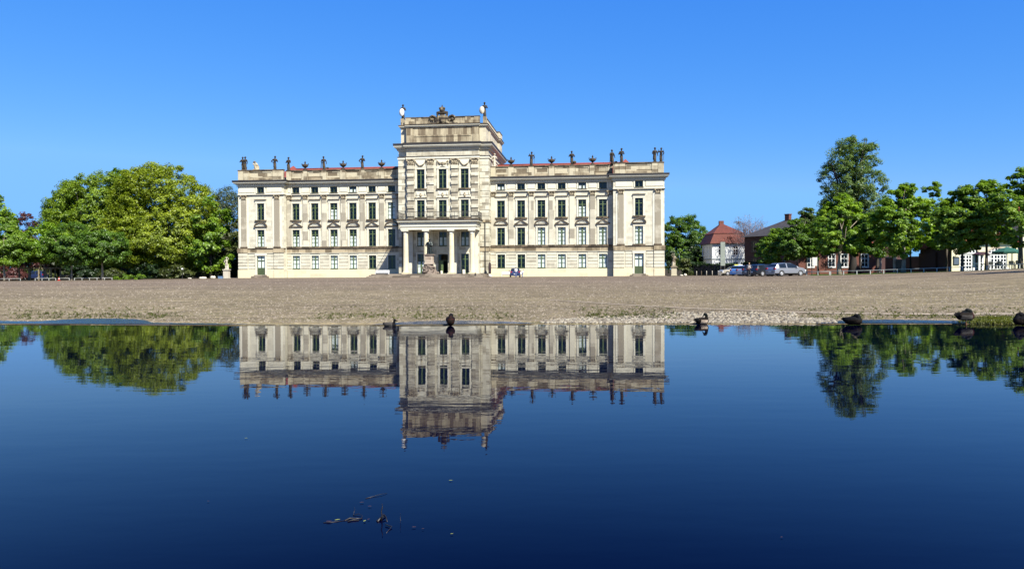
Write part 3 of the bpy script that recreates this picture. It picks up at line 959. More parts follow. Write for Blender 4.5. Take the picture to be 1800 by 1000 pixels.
for s in (-1, 1):
    a, b = sorted((s * 8.5, s * 30.95)); parapet(a, b, YW - .02, [s * x for x in [8.9] + STAT_X + [30.5]], 0)
    a, b = sorted((s * 31.0, s * 40.0)); parapet(a, b, YP, [s * x for x in (31.5, 32.6, 38.4, 39.5)], .06)
    m = MB()
    a, b = sorted((s * 39.6, s * 40.0)); m.box(a, b, YP + .4, 21.5, 18.4, 20.25)
    m.build('parapet', M['parapet'], pal)

# -------- roofs
m = MB()
for s in (-1, 1):
    x0, x1, xr = s * 8.4, s * 39.5, s * 33.4
    yf, yb, ym = 2.2, 21.5, 11.0
    z0, z1 = 18.9, 22.05
    m.quad((x0, yf, z0), (x1, yf, z0), (xr, ym, z1), (x0, ym, z1)) if s > 0 else m.quad((x1, yf, z0), (x0, yf, z0), (x0, ym, z1), (xr, ym, z1))
    m.quad((x0, yb, z0), (x0, ym, z1), (xr, ym, z1), (x1, yb, z0))
    m.add(((x1, yf, z0), (x1, yb, z0), (xr, ym, z1)), ((0, 1, 2),))
    m.tube([(x0, ym, z1 + .04), (xr, ym, z1 + .04)], .12, 6)
    # the low hipped lantern over each pavilion
    xc = s * 33.6
    m.add(((xc - 1.0, 9.6, 21.6), (xc + 1.0, 9.6, 21.6), (xc + 1.0, 12.4, 21.6), (xc - 1.0, 12.4, 21.6), (xc, 11.0, 22.75)), ((0, 1, 4), (1, 2, 4), (2, 3, 4), (3, 0, 4)))
m.build('roof', M['redtile'], pal)
# flat lead roof of the central block
m = MB(); m.quad((-7.6, -1, 28.1), (7.6, -1, 28.1), (7.6, 19.5, 28.1), (-7.6, 19.5, 28.1))
m.build('roof', M['lead'], pal)

# -------- central block dressings
CAPT = capital_mesh(1.22, 20.55, 21.68)
for x in (-5.95, -2.25, 2.25, 5.95):
    m = MB(); w = 1.2
    m.box(x - w / 2, x + w / 2, YT - .16, YT + .02, 10.46, 20.5, 0)
    z = 11.2; k = 0
    while z < 20.2:
        m.box(x - w / 2 - .06, x + w / 2 + .06, YT - .30, YT + .01, z, z + .62, 1)
        z += 1.44
    o = m.build('pilaster', [M['pavpil'], M['tower']], pal)
    put('capital', CAPT, o, (x, YT, 0))
for s in (-1, 1):
    m = MB(); a, b = sorted((s * 6.80, s * 8.46))
    z = 0.7
    while z < 21.2:
        m.box(a, b, YTC - .10, 1.4, z, z + 1.06, 0)
        z += 1.16
    m.build('quoin', M['tower'], pal)
    m = MB()
    z = 11.0
    while z < 20.2:
        for (p, q) in ((1.05, 1.6), (2.9, 3.2), (5.0, 5.3)):
            pass
        z += 1.44
    m = MB(); m.tube([(s * 7.75, YTC - .2, 0.2), (s * 7.75, YTC - .2, 9.9)], .085, 8)
    m.build('downpipe', M['iron'], pal)
# string course, ledges and hoods of the centre
m = MB()
for s in (-1, 1):
    a, b = sorted((s * 6.78, s * 8.52))
    m.box(a, b, YTC - .22, YTC + 2.2, 4.71, 5.45, 0)
    m.box(a, b, YTC - .32, YTC + 2.2, 5.45, 5.59, 1)
    m.box(a - .05, b + .05, YTC - .24, YTC + 2.2, 10.0, 10.42, 0)
m.build('string_course', [M['band'], M['ledge']], pal)
def tower_hood(x):
    m = MB()
    m.box(x - 1.1, x + 1.1, YT - .28, YT + .02, 14.52, 14.62, 1)
    for q in (-1, 1):
        m.prism(sorted([(x + q * .95, 14.62), (x + q * .12, 14.62), (x + q * .12, 14.98)], key=lambda p: 0) if q < 0 else [(x + .12, 14.62), (x + .95, 14.62), (x + .12, 14.98)], YT - .2, YT + .02, 0)
    m.ball((x, YT - .16, 14.95), (.26, .16, .30), 1, 8, 6)
    m.ball((x, YT - .2, 15.3), (.16, .12, .16), 1, 8, 6)
    for q in (-.75, .75): m.ball((x + q, YT - .1, 15.45), (.10, .08, .42), 0, 6, 5)
    m.box(x - 1.0, x + 1.0, YT - .07, YT + .02, 15.05, 15.9, 0)
    return m.build('window_hood', [M['trim'], M['carving']], pal)
for x in TB: tower_hood(x)
def festoon(x, arch):
    m = MB()
    n = 10; hw = 1.0
    top = 21.35
    pts = [(x + hw * (2 * k / n - 1), YT - .14, top - (.95 if not arch else .75) * (1 - (2 * k / n - 1) ** 2)) for k in range(n + 1)]
    m.tube(pts, [.07 + .07 * (1 - abs(2 * k / n - 1)) for k in range(n + 1)], 6, 1)
    for q in (-1, 1):
        m.tube([(x + q * hw, YT - .12, top), (x + q * (hw + .05), YT - .12, top - .9)], [.08, .04], 6, 1)
    m.box(x - 1.15, x + 1.15, YT - .05, YT + .02, 20.2 if not arch else 20.75, 21.55, 0)
    if arch:
        m.ball((x, YT - .16, 20.72), (.32, .16, .34), 1, 8, 6)
        for q in (-.5, .5): m.ball((x + q, YT - .12, 20.85), (.2, .1, .2), 1, 6, 5)
        ar = [(x + .98 * math.cos(t), 19.8 + .72 * math.sin(t)) for t in np.linspace(0, math.pi, 13)]
        ai = [(x + .73 * math.cos(t), 19.8 + .50 * math.sin(t)) for t in np.linspace(0, math.pi, 13)]
        for i in range(12): m.prism([ai[i + 1], ai[i], ar[i], ar[i + 1]], YT - .16, YT + .02, 0)
        m.prism(ai, YT - .012, YT + .02, 2)
    return m.build('festoon', [M['trim'], M['carving'], M['darkwood']], pal)
for x in TB: festoon(x, x == 0)
# entablature and cornice of the centre, wrapping three sides
def wrap(m, z0, z1, p, mi=0, dz=0.0):
    """moulding band of projection p round the central block's broken front"""
    m.box(-6.75 - p * .6, 6.75 + p * .6, YT - p, YT + .5, z0 + dz, z1 + dz, mi)
    m.box(-8.4 - p, 8.4 + p, YTC - p, 20 + p, z0 + .003 + dz, z1 - .003 + dz, mi)
m = MB()
wrap(m, 21.70, 22.12, .16); wrap(m, 22.12, 22.20, .26, 1)
m.build('architrave', [M['trim'], M['ledge']], pal)
m = MB()
wrap(m, 23.30, 23.46, .22); wrap(m, 23.66, 23.84, .42); wrap(m, 23.84, 24.0, .66); wrap(m, 24.0, 24.22, .76)
for k in range(46):
    xa = -8.3 + k * 16.6 / 46
    yy = YT if abs(xa + .1) < 6.6 else YTC
    m.box(xa, xa + .19, yy - .38, yy + .01, 23.47, 23.65)
for k in range(54):
    ya = -.7 + k * 20.5 / 54
    for s in (-1, 1):
        a, b = sorted((s * 8.39, s * 8.78)); m.box(a, b, ya, ya + .19, 23.47, 23.65)
m.build('cornice', M['trim'], pal)
m = MB(); wrap(m, 24.22, 24.58, .85)
m.build('cornice_flashing', M['lead'], pal)
# attic storey
m = MB()
m.box(-6.75, 6.75, YT + .05, 0.5, 24.5, 27.5)
for x in (-6.15, 6.15): m.box(x - .6, x + .6, YT - .04, YT + .2, 24.57, 27.5)
m.box(-5.3, 5.3, YT - .03, YT + .2, 25.75, 27.1)
m.build('attic_wall', M['attic'], pal)
m = MB()
for s in (-1, 1):
    a, b = sorted((s * 6.6, s * 7.95)); m.box(a, b, YTC + .1, 19.5, 24.5, 27.5)
    a, b = sorted((s * 7.6, s * 8.3)); m.box(a, b, 15.5, 19.8, 24.52, 27.5)
    a, b = sorted((s * 7.5, s * 8.05)); m.box(a, b, 3.0, 5.0, 24.52, 27.5)
m.box(-8.3, 8.3, 18.8, 19.82, 24.5, 27.52)
m.build('attic_wall', M['attic_pale'], pal)
def wrap2(m, z0, z1, p, mi=0):
    m.box(-6.8 - p * .5, 6.8 + p * .5, YT - p, 0.5, z0, z1, mi)
    for s in (-1, 1):
        a, b = sorted((s * 6.5, s * (7.95 + p))); m.box(a, b, YTC + .1 - p, 20 + p, z0 + .003, z1 - .003, mi)
        a, b = sorted((s * 7.5, s * (8.3 + p))); m.box(a, b, 15.4 - p, 19.9 + p, z0 + .006, z1 - .006, mi)
m = MB(); wrap2(m, 27.48, 27.68, .16); wrap2(m, 27.68, 27.86, .34, 0); wrap2(m, 27.86, 28.02, .42, 1)
m.build('attic_cornice', [M['trim'], M['ledge']], pal)
m = MB()
m.box(-6.9, 6.9, YT + .1, YT + .5, 27.98, 29.2)
for x in (-6.4, -4.5, 4.7, 6.4): m.box(x - .5, x + .5, YT, YT + .55, 28.02, 29.24)
for s in (-1, 1):
    a, b = sorted((s * 7.4, s * 8.0)); m.box(a, b, YTC + .1, YTC + 1.0, 27.98, 29.3)
m.box(-6.95, 6.95, YT - .02, YT + .6, 29.2, 29.34, 1)
m.build('parapet', [M['attic'], M['ledge']], pal)
m = MB()
for s in (-1, 1):
    a, b = sorted((s * 7.35, s * 7.85)); m.box(a, b, YTC + .9, 19.5, 28.0, 29.2, 0)
    a, b = sorted((s * 7.3, s * 7.92)); m.box(a, b, YTC + 1.0, 19.6, 29.2, 29.32, 1)
    a, b = sorted((s * 7.4, s * 8.35)); m.box(a, b, 15.5, 19.8, 28.0, 29.4, 0)
    a, b = sorted((s * 7.3, s * 8.42)); m.box(a, b, 15.4, 19.9, 29.4, 29.52, 1)
m.build('parapet', [M['attic_pale'], M['ledge']], pal)

# -------- portico
m = MB()
m.box(-11.2, 8.3, -9.3, YTC + .0, -0.9, 0.60, 0)
m.box(-11.5, 8.6, -9.75, YTC - .2, -0.9, 0.42, 0)
m.box(-11.8, 8.9, -10.2, YTC - .3, -0.9, 0.22, 0)
m.build('step', M['step'], pal)
for x in (-6.05, -2.28, 2.28, 6.05):
    m = MB(); y = -5.2
    m.box(x - .62, x + .62, y - .62, y + .62, .601, .80)
    m.lathe([(.60, .80), (.63, .88), (.60, .97), (.52, 1.0), (.50, 1.05), (.495, 2.8), (.475, 4.8), (.43, 7.6), (.42, 7.68)], 24, 0, (x, y))
    o = m.build('column', M['plinth'], pal)
    m = MB()
    m.lathe([(.42, 7.68), (.47, 7.72), (.47, 7.78), (.43, 7.80), (.43, 7.98), (.50, 8.06), (.60, 8.18), (.62, 8.22)], 24, 0, (x, y))
    m.box(x - .64, x + .64, y - .64, y + .64, 8.22, 8.45)
    m.build('capital', M['trim'], o)
for s in (-1, 1):
    for (x, w) in ((s * 6.05, .9), (s * 2.28, .8)):
        m = MB()
        m.box(x - w / 2, x + w / 2, YT - .2, YT + .02, .62, 8.44)
        m.box(x - w / 2 - .1, x + w / 2 + .1, YT - .3, YT + .02, 8.0, 8.42)
        m.build('pilaster', M['trim'], pal)
m = MB()
m.box(-6.85, 6.85, -5.85, -4.55, 8.46, 9.1, 0)
m.box(-6.93, 6.93, -5.93, -4.55, 9.1, 9.72, 0)
m.box(-6.98, 6.98, -5.98, -4.55, 9.02, 9.12, 0)
for s in (-1, 1):
    a, b = sorted((s * 5.6, s * 6.85)); m.box(a, b, -4.56, YT - .01, 8.462, 9.1, 0)
    a, b = sorted((s * 5.6, s * 6.93)); m.box(a, b, -4.56, YT - .01, 9.1, 9.718, 0)
m.box(-7.1, 7.1, -6.1, YT - .01, 9.72, 9.86, 0)
m.box(-7.34, 7.34, -6.34, YT - .01, 9.86, 10.10, 0)
m.box(-7.44, 7.44, -6.44, YT - .01, 10.10, 10.34, 1)
m.box(-5.6, 5.6, -4.55, YT - .01, 9.3, 9.5, 0)
m.build('entablature', [M['trim'], M['ledge']], pal)
m = MB()
def bar(a, b, r): m.tube([a, b], r, 5)
xs = np.linspace(-7.25, 7.25, 60)
for z, r in ((10.50, .03), (11.58, .045)):
    bar((-7.25, -6.3, z), (7.25, -6.3, z), r)
    for s in (-1, 1): bar((s * 7.25, -6.3, z), (s * 7.25, YT, z), r)
for i, x in enumerate(xs):
    bar((x, -6.3, 10.34), (x, -6.3, 11.58), .045 if i % 6 == 0 else .016)
for i in range(20):
    for s in (-1, 1):
        y = -6.3 + i * .24; bar((s * 7.25, y, 10.34), (s * 7.25, y, 11.58), .016)
for i in range(10):
    x0 = xs[i * 6] if i * 6 < 60 else xs[-1]
    m.tube([(x0 + .75 + .28 * math.cos(t), -6.3, 11.05 + .28 * math.sin(t)) for t in np.linspace(0, 2 * math.pi, 13)], .02, 5)
m.build('balcony_railing', M['iron'], pal)
# entrance door, half open, and the arch above it
m = MB()
m.box(-.92, -.80, YT + .2, YT + .35, .66, 4.16); m.box(.80, .92, YT + .2, YT + .35, .66, 4.16); m.box(-.8, .8, YT + .2, YT + .35, 2.98, 3.12)
o = m.build('door', M['green'], pal)
m = MB(); m.box(-.8, -.02, YT + .22, YT + .30, .67, 2.98)
for z in (.9, 1.95): m.box(-.68, -.14, YT + .19, YT + .23, z, z + .85)
m.build('door_leaf', M['greenlight'], o)
m = MB(); m.cbox((.78, YT + .7, 1.82), (.08, .8, 2.3)); m.build('door_leaf', M['green'], o)
m = MB(); m.quad((-.8, YT + .27, 3.12), (.8, YT + .27, 3.12), (.8, YT + .27, 4.1), (-.8, YT + .27, 4.1)); m.build('pane', M['pane'], o)
m = MB()
ar = [(1.15 * math.cos(t), 4.45 + .95 * math.sin(t)) for t in np.linspace(0, math.pi, 15)]
ai = [(1.0 * math.cos(t), 4.45 + .80 * math.sin(t)) for t in np.linspace(0, math.pi, 15)]
for i in range(14): m.prism([ai[i + 1], ai[i], ar[i], ar[i + 1]], YT - .12, YT + .02)
m.box(-1.2, 1.2, YT - .1, YT + .02, 4.3, 4.45)
m.build('door_arch', M['trim'], pal)
# garden doors of the pavilions
for s in (-1, 1):
    x = s * 35.6
    m = MB()
    m.box(x - 1.12, x - .82, YP - .16, YP + .02, .5, 4.16); m.box(x + .82, x + 1.12, YP - .16, YP + .02, .5, 4.16)
    m.box(x - 1.2, x + 1.2, YP - .2, YP + .02, 4.16, 4.58)
    o = m.build('door', M['trim'], pal)
    m = MB(); y0, y1 = YP + .12, YP + .20
    for (a, b, c, d) in ((-.82, -.72, .5, 4.16), (.72, .82, .5, 4.16), (-.06, .06, .5, 4.16), (-.72, .72, 4.06, 4.16), (-.72, .72, 3.16, 3.30)):
        m.box(x + a, x + b, y0 - (.01 if a == -.06 else 0), y1, c, d)
    m.box(x - .72, x + .72, y0 + .012, y1, .5, 1.85)
    for q in (-.39, .39): m.box(x + q - .24, x + q + .24, y0 - .01, y0 + .02, .7, 1.65)
    m.build('door_leaf', M['green'], o)
    m = MB(); m.quad((x - .72, y0 + .05, 1.85), (x + .72, y0 + .05, 1.85), (x + .72, y0 + .05, 4.1), (x - .72, y0 + .05, 4.1)); m.build('pane', M['pane'], o)
    m = MB(); m.quad((x - .72, y0 + .10, 1.85), (x + .72, y0 + .10, 1.85), (x + .72, y0 + .10, 4.1), (x - .72, y0 + .10, 4.1)); m.build('curtain', M['curtain'], o)
    m = MB(); m.box(x - 1.6, x + 1.6, YP - 1.0, YP - .14, -.8, .28); m.box(x - 1.2, x + 1.2, YP - .6, YP + .2, -.8, .48)
    m.build('step', M['step'], pal)

# -------- crest over the centre: crowned shield between scrolls
m = MB()
def sc(c, r): m.ball(c, r, 0, 10, 8)
sc((0, 0, 1.0), (.85, .28, 1.0)); sc((0, -.14, 1.0), (.62, .24, .78))
for s in (-1, 1):
    capsule(m, (s * .85, 0, .3), (s * .95, 0, 1.7), .24, .2)
    capsule(m, (s * .95, 0, 1.7), (s * 1.05, 0, 2.25), .22, .16)
    pts = [(s * 1.1, 1.0), (s * 1.5, 1.45), (s * 2.0, 1.62), (s * 2.4, 1.45), (s * 2.5, 1.15)]
    for p, q in zip(pts[:-1], pts[1:]): capsule(m, (p[0], 0, p[1]), (q[0], 0, q[1]), .2, .17)
    pts = [(s * .8, .35), (s * 1.5, .12), (s * 2.2, .2), (s * 2.9, .1)]
    for p, q in zip(pts[:-1], pts[1:]): capsule(m, (p[0], 0, p[1]), (q[0], 0, q[1]), .24, .2)
    sc((s * 1.3, 0, .75), (.3, .2, .35)); sc((s * 2.0, 0, .9), (.35, .18, .3))
    sc((s * .75, 0, 2.2), (.3, .26, .28))
capsule(m, (-.6, 0, 2.15), (.6, 0, 2.15), .3, .3)
sc((0, 0, 2.55), (.55, .45, .35))
for s in (-.5, -.25, 0, .25, .5): sc((s, -.1, 2.85 + .2 * (1 - abs(s))), (.15, .2, .25))
sc((0, 0, 3.2), (.22, .2, .2)); sc((0, 0, 3.5), (.12, .1, .2))
crest = voxel_mesh('coat_of_arms', m, M['crest'], 0.06, 1)
put('coat_of_arms', crest, pal, (0, YT - .1, 27.95), 0, (.92, 1, .95))
# ------------------------------------------------------------------ statues and urns on the parapets
def figure(m, h=2.6, lean=0.0, arms='down', robe=1.0, head=(0, 0), twist=0.0, seg=10):
    """robed figure on a low base, base at z = 0, facing -y"""
    k = h / 2.6
    def P(x, y, z): return (x * k + lean * z * k, y * k, z * k)
    m.box(-.29 * k, .29 * k, -.26 * k, .26 * k, -.02, .10 * k)
    capsule(m, P(-.07, 0, .2), P(-.08, 0, 1.2), .145 * robe * k, .16 * k, seg)
    capsule(m, P(.10, -.04, .2), P(.08, 0, 1.2), .13 * robe * k, .15 * k, seg)
    capsule(m, P(.14, .08, .25), P(.05, .06, 1.1), .125 * robe * k, .14 * k, seg)
    capsule(m, P(0, 0, 1.2), P(0, .02, 1.85), .165 * k, .20 * k, seg)
    capsule(m, P(-.22, .02, 1.93), P(.22, .02, 1.93), .14 * k, .14 * k, seg)
    hx, hy = head
    capsule(m, P(0, .02, 2.0), P(hx * .5, hy * .5, 2.2), .10 * k, .09 * k, seg)
    m.ball(P(hx, -.02 + hy, 2.38), (.155 * k, .18 * k, .21 * k), 0, 10, 8)
    m.ball(P(hx, .05 + hy, 2.46), (.17 * k, .17 * k, .15 * k), 0, 10, 8)
    # cloak and its folds
    capsule(m, P(-.16, .12, 1.8), P(-.17, .14, .5), .09 * k, .11 * k, seg)
    capsule(m, P(.18, -.1, 1.55), P(-.16, -.16, 1.05), .08 * k, .10 * k, seg)
    for q in (-.2, -.02, .16): capsule(m, P(q * .8, -.15, 1.0), P(q * .8 + .03, -.17, .25), .05 * k, .06 * k, 6)
    def arm(s, el, ha):
        sh = (s * .30, .02, 1.9)
        capsule(m, P(*sh), P(*el), .105 * k, .085 * k, seg); capsule(m, P(*el), P(*ha), .085 * k, .06 * k, seg)
        m.ball(P(*ha), .08 * k, 0, 8, 6)
    if arms == 'down':
        arm(-1, (-.42, -.05, 1.5), (-.25, -.28, 1.3)); arm(1, (.42, 0, 1.5), (.44, -.1, 1.12))
    elif arms == 'chest':
        arm(-1, (-.46, -.1, 1.55), (-.08, -.3, 1.72)); arm(1, (.46, -.08, 1.52), (.1, -.32, 1.6))
    elif arms == 'hip':
        arm(-1, (-.58, .02, 1.55), (-.28, -.1, 1.3)); arm(1, (.46, -.1, 1.5), (.2, -.3, 1.75))
    elif arms == 'raised':
        arm(-1, (-.48, -.1, 1.75), (-.34, -.2, 2.15)); arm(1, (.48, -.1, 1.55), (.30, -.25, 1.3))
    elif arms == 'book':
        arm(-1, (-.44, -.1, 1.5), (-.12, -.32, 1.5)); arm(1, (.44, -.1, 1.5), (.14, -.32, 1.52))
        m.cbox(P(0, -.36, 1.6), (.4 * k, .1 * k, .34 * k))
def fig_mesh(name, vox=0.045, extra=None, **kw):
    m = MB(); figure(m, **kw)
    if extra: extra(m)
    return voxel_mesh(name, m, M['statue'], vox, 1)
def staff(m): capsule(m, (.46, -.1, .2), (.5, -.1, 2.3), .04, .04, 6)
def globe(m): m.ball((.42, -.15, .45), (.3, .28, .3), 0, 10, 8)
def anchor(m): capsule(m, (-.5, -.1, .2), (-.45, -.05, 1.3), .08, .06, 6); m.ball((.6, -.05, .35), (.28, .25, .2), 0, 8, 6)
FM = [fig_mesh('statue', arms='down', lean=.02), fig_mesh('statue', arms='chest', lean=-.02, extra=globe), fig_mesh('statue', arms='hip', head=(.05, -.03)),
      fig_mesh('statue', arms='raised', lean=.03, extra=staff), fig_mesh('statue', arms='book', robe=1.15), fig_mesh('statue', arms='down', robe=1.25, lean=-.04, extra=anchor)]
um = MB()
um.box(-.28, .28, -.28, .28, -.02, .14)
um.lathe([(.22, .14), (.16, .2), (.10, .30), (.10, .36), (.2, .42), (.36, .55), (.47, .78), (.50, .92), (.46, .98), (.3, 1.0), (.18, 1.04), (.10, 1.12), (.13, 1.22), (.14, 1.3), (.09, 1.42), (.02, 1.56)], 16)
for s in (-1, 1):
    um.tube([(s * .40, 0, .72), (s * .56, 0, .86), (s * .62, 0, 1.02), (s * .54, 0, 1.12), (s * .48, 0, 1.02)], [.05, .06, .06, .06, .04], 6)
for q in range(8):
    a = q * math.pi / 4; um.ball((.44 * math.cos(a), .44 * math.sin(a), .72), (.10, .10, .12), 0, 6, 4)
urn_me = um.mesh('urn', M['statue'])
def statue(me, x, y, z, rz, label, scale=1.0, mat=None, name='statue', group='statues on the palace parapets', cat='statue'):
    wx, wy, wz = pw(x, y, z)
    o = put(name, me, None, (wx, wy, wz), -TH + rz, (scale * 1.12, scale * 1.08, scale))
    if mat: o.data = me.copy(); o.data.materials[0] = mat
    return tag(o, label, cat, group)
def urn(x, label):
    wx, wy, wz = pw(x, YW + .1, 20.44)
    tag(put('urn', urn_me, None, (wx, wy, wz), -TH, (1.12,) * 3), label, 'urn', 'stone urns on the wing parapets')
urn(-27.3, 'dark two-handled stone urn on the left parapet, farthest from the tower')
urn(-19.8, 'dark two-handled stone urn in the middle of the left wing parapet')
urn(-12.3, 'dark two-handled stone urn on the left parapet, next to the tower')
urn(12.3, 'dark two-handled stone urn on the right parapet, beside the tower roof')
urn(19.8, 'dark two-handled stone urn in the middle of the right wing parapet')
urn(27.3, 'dark two-handled stone urn on the right parapet, farthest from the tower')
ZP = 20.49
statue(FM[1], -39.2, .3, ZP, .2, 'leftmost statue of the palace, slimmer one of a close pair')
statue(FM[0], -38.7, .1, ZP, -.2, 'robed statue at the left palace corner, taller one of a close pair', 1.0)
statue(FM[2], -32.75, .1, ZP, .3, 'dark robed statue on the right end of the left pavilion', 1.0)
statue(FM[4], -30.6, YW + .1, 20.44, -.2, 'broad cloaked statue where the left wing meets the left pavilion', 1.0)
statue(FM[5], -23.55, YW + .1, 20.44, .2, 'leaning statue with an object at its feet, on the left wing between urns')
statue(FM[2], -16.05, YW + .1, 20.44, 0, 'statue with bent elbows on the left wing, nearest the tower')
statue(FM[3], 16.05, YW + .1, 20.44, .1, 'statue with a raised arm and staff on the right wing parapet', 1.0)
statue(FM[1], 23.55, YW + .1, 20.44, 0, 'statue with folded arms on the right wing between two urns', 1.0)
statue(FM[5], 30.9, YW - .3, 20.44, .5, 'dark statue in the angle of the right wing and right pavilion', 1.0)
statue(FM[4], 32.5, .1, ZP, -.3, 'cloaked statue on the left end of the right pavilion parapet', 1.02)
statue(FM[0], 38.4, .1, ZP, .2, 'statue at the right palace corner, left one of a close pair', 1.02)
statue(FM[3], 39.5, .3, ZP, -.3, 'rightmost statue of the palace, slimmer one of a close pair', 1.0)
# crouching child statue
m = MB()
m.box(-.42, .42, -.3, .3, -.02, .14)
capsule(m, (.1, 0, .2), (.12, 0, .8), .25, .24); capsule(m, (.12, 0, .8), (-.05, -.05, 1.15), .24, .18)
m.ball((-.2, -.1, 1.38), (.17, .18, .19), 0, 10, 8); capsule(m, (.05, -.1, 1.1), (-.4, -.15, .9), .1, .07); capsule(m, (-.4, -.15, .9), (-.42, -.1, 1.35), .08, .06)
capsule(m, (-.1, -.15, .3), (-.12, -.1, .75), .16, .18); capsule(m, (.3, .1, .2), (.3, .05, .6), .18, .16)
statue(voxel_mesh('statue', m, M['statue'], .045, 1), -36.5, .15, ZP, 0, 'small crouching pale child statue on the left pavilion parapet', 1.1, M['carving'])
# the two shield bearers on the tower and the niche figures beside it
def bearer(name, shield_mat, sx, z, y, x, label, ring):
    m = MB(); figure(m, arms='chest', robe=1.1, h=2.7)
    body = voxel_mesh(name, m, M['statue'], .045, 1)
    o = statue(body, x, y, z, 0, label, 1.0, None, name, 'statues holding shields on the tower')
    s = MB()
    prof = [(.02, -.10), (.30, -.06), (.40, 0.0), (.42, .06), (.02, .08)]
    s.lathe(prof, 20)
    if ring: s.lathe([(.02, -.16), (.2, -.14), (.24, -.08)], 16, 1)
    me = s.mesh('shield', [shield_mat, M['statue']])
    sh = put('shield', me, o, (sx, -.42, 1.12), 0)
    sh.rotation_euler = (R(82), 0, 0); sh.scale = (1.0, 1.75, 1.0)
    return o
bearer('statue', M['white'], -.1, 29.3, YTC + .5, -7.65, 'statue holding a bright white oval shield on the left tower corner', True)
bearer('statue', M['statue_pale'], -.38, 29.3, YTC + .5, 7.65, 'dark statue with a pale round shield on the right tower corner', False)
statue(FM[0], -9.0, YW + 1.2, 20.44, -.6, 'dark statue tucked against the left flank of the tower', .95)
statue(FM[2], 9.15, YW + .3, 20.44, .4, 'pale statue tucked against the right flank of the tower', .95, M['statue_pale'])

# garden statues on pedestals either side of the palace
def garden_statue(u, d, label, mirror, mat='statue_pale'):
    x = gx(u, d); z = ground_z(x, d)
    o = empty('garden_statue', (x, d, z - .05), -TH, label, 'statue', 'white garden statues beside the palace')
    m = MB(); m.box(-.52, .52, -.5, .5, 0, .18); m.box(-.45, .45, -.43, .43, .18, 1.52); m.box(-.55, .55, -.53, .53, 1.52, 1.68)
    m.build('pedestal', M[mat], o)
    m = MB()
    q = mirror
    m.box(-.36, .36, -.32, .32, 1.66, 1.78)
    capsule(m, (-.13 * q, 0, 1.8), (-.12 * q, 0, 2.6), .12, .17); capsule(m, (.16 * q, -.05, 1.8), (.10 * q, 0, 2.6), .11, .17)
    capsule(m, (0, 0, 2.6), (.03 * q, 0, 2.85), .2, .18); capsule(m, (.03 * q, 0, 2.85), (-.02 * q, .02, 3.28), .17, .2)
    capsule(m, (-.22, .02, 3.34), (.2, .02, 3.34), .10, .10); capsule(m, (0, 0, 3.4), (0, -.02, 3.55), .07, .07)
    m.ball((-.02 * q, -.03, 3.72), (.11, .13, .16), 0, 10, 8)
    capsule(m, (.24 * q, 0, 3.34), (.42 * q, -.08, 3.62), .07, .06); capsule(m, (.42 * q, -.08, 3.62), (.14 * q, -.1, 3.92), .055, .045)
    capsule(m, (-.26 * q, 0, 3.34), (-.4 * q, -.1, 3.02), .07, .06); capsule(m, (-.4 * q, -.1, 3.02), (-.16 * q, -.22, 2.9), .055, .05)
    capsule(m, (.2 * q, .1, 1.8), (.24 * q, .12, 2.5), .16, .1); capsule(m, (-.15, -.1, 2.62), (.2, -.12, 2.5), .09, .1)
    put('figure', voxel_mesh('figure', m, M[mat], .03, 1), o)
garden_statue(398.5, 136, 'white statue on a cream pedestal at the left end of the palace', 1)
garden_statue(1184.5, 131, 'statue with painted-in shade, on a pedestal right of the palace by dark bushes', -1, 'parapet')  # darker parapet stone stands for tree shade on a pale statue

# bronze monument on a rock in front of the portico
wx, wy, wz = pw(-1.1, -8.0, .60)
mon = empty('monument', (wx, wy, wz), -TH, 'dark bronze standing figure on a stone pedestal and rocky base before the portico', 'monument')
m = MB(); rr = random.Random(3)
for i in range(46):
    a = rr.uniform(0, 2 * math.pi); t = rr.random()
    rad = (1.65 - 0.95 * t) * rr.uniform(.55, 1); zz = .1 + 1.5 * t
    m.ball((rad * math.cos(a), rad * .75 * math.sin(a), zz), (rr.uniform(.22, .42), rr.uniform(.22, .4), rr.uniform(.16, .3)), 0, 6, 4)
m.lathe([(1.35, 0), (1.2, .6), (.85, 1.3), (.7, 1.75)], 12, 0, (0, 0), False, 1, .8)
me = m.mesh('rock_base', M['granite'])
for p in me.polygons: p.use_smooth = False
put('rock_base', me, mon)
m = MB(); m.box(-.80, .80, -.7, .7, 1.7, 1.95); m.box(-.68, .68, -.58, .58, 1.95, 3.2); m.box(-.5, .5, -.61, -.55, 2.15, 2.55); m.box(-.5, .5, -.61, -.55, 2.68, 3.05)
m.box(-.76, .76, -.66, .66, 3.2, 3.28); m.build('pedestal', M['granite_smooth'], mon)
m = MB(); m.box(-.85, .85, -.75, .75, 3.28, 3.42); m.build('pedestal_cap', M['granite'], mon)
m = MB()
m.box(-.5, .5, -.45, .45, 3.42, 3.52)
capsule(m, (-.16, 0, 3.6), (-.15, 0, 4.55), .15, .2); capsule(m, (.2, -.1, 3.6), (.15, 0, 4.55), .14, .2)
capsule(m, (-.22, .16, 3.6), (-.18, .1, 5.2), .28, .26); capsule(m, (.3, .16, 3.7), (.2, .1, 5.2), .24, .24)
capsule(m, (0, 0, 4.6), (0, 0, 5.3), .3, .32); capsule(m, (-.3, .02, 5.45), (.3, .02, 5.45), .18, .18)
capsule(m, (0, 0, 5.5), (.02, -.02, 5.75), .12, .11); m.ball((.03, -.05, 5.98), (.18, .21, .26), 0, 12, 10)
capsule(m, (-.42, 0, 5.42), (-.62, -.1, 4.95), .13, .11); capsule(m, (-.62, -.1, 4.95), (-.35, -.35, 4.75), .1, .08)
capsule(m, (.42, 0, 5.42), (.56, -.15, 4.95), .13, .11); capsule(m, (.56, -.15, 4.95), (.2, -.38, 5.05), .1, .08)
capsule(m, (.42, -.1, 4.6), (.58, .1, 3.7), .05, .04)
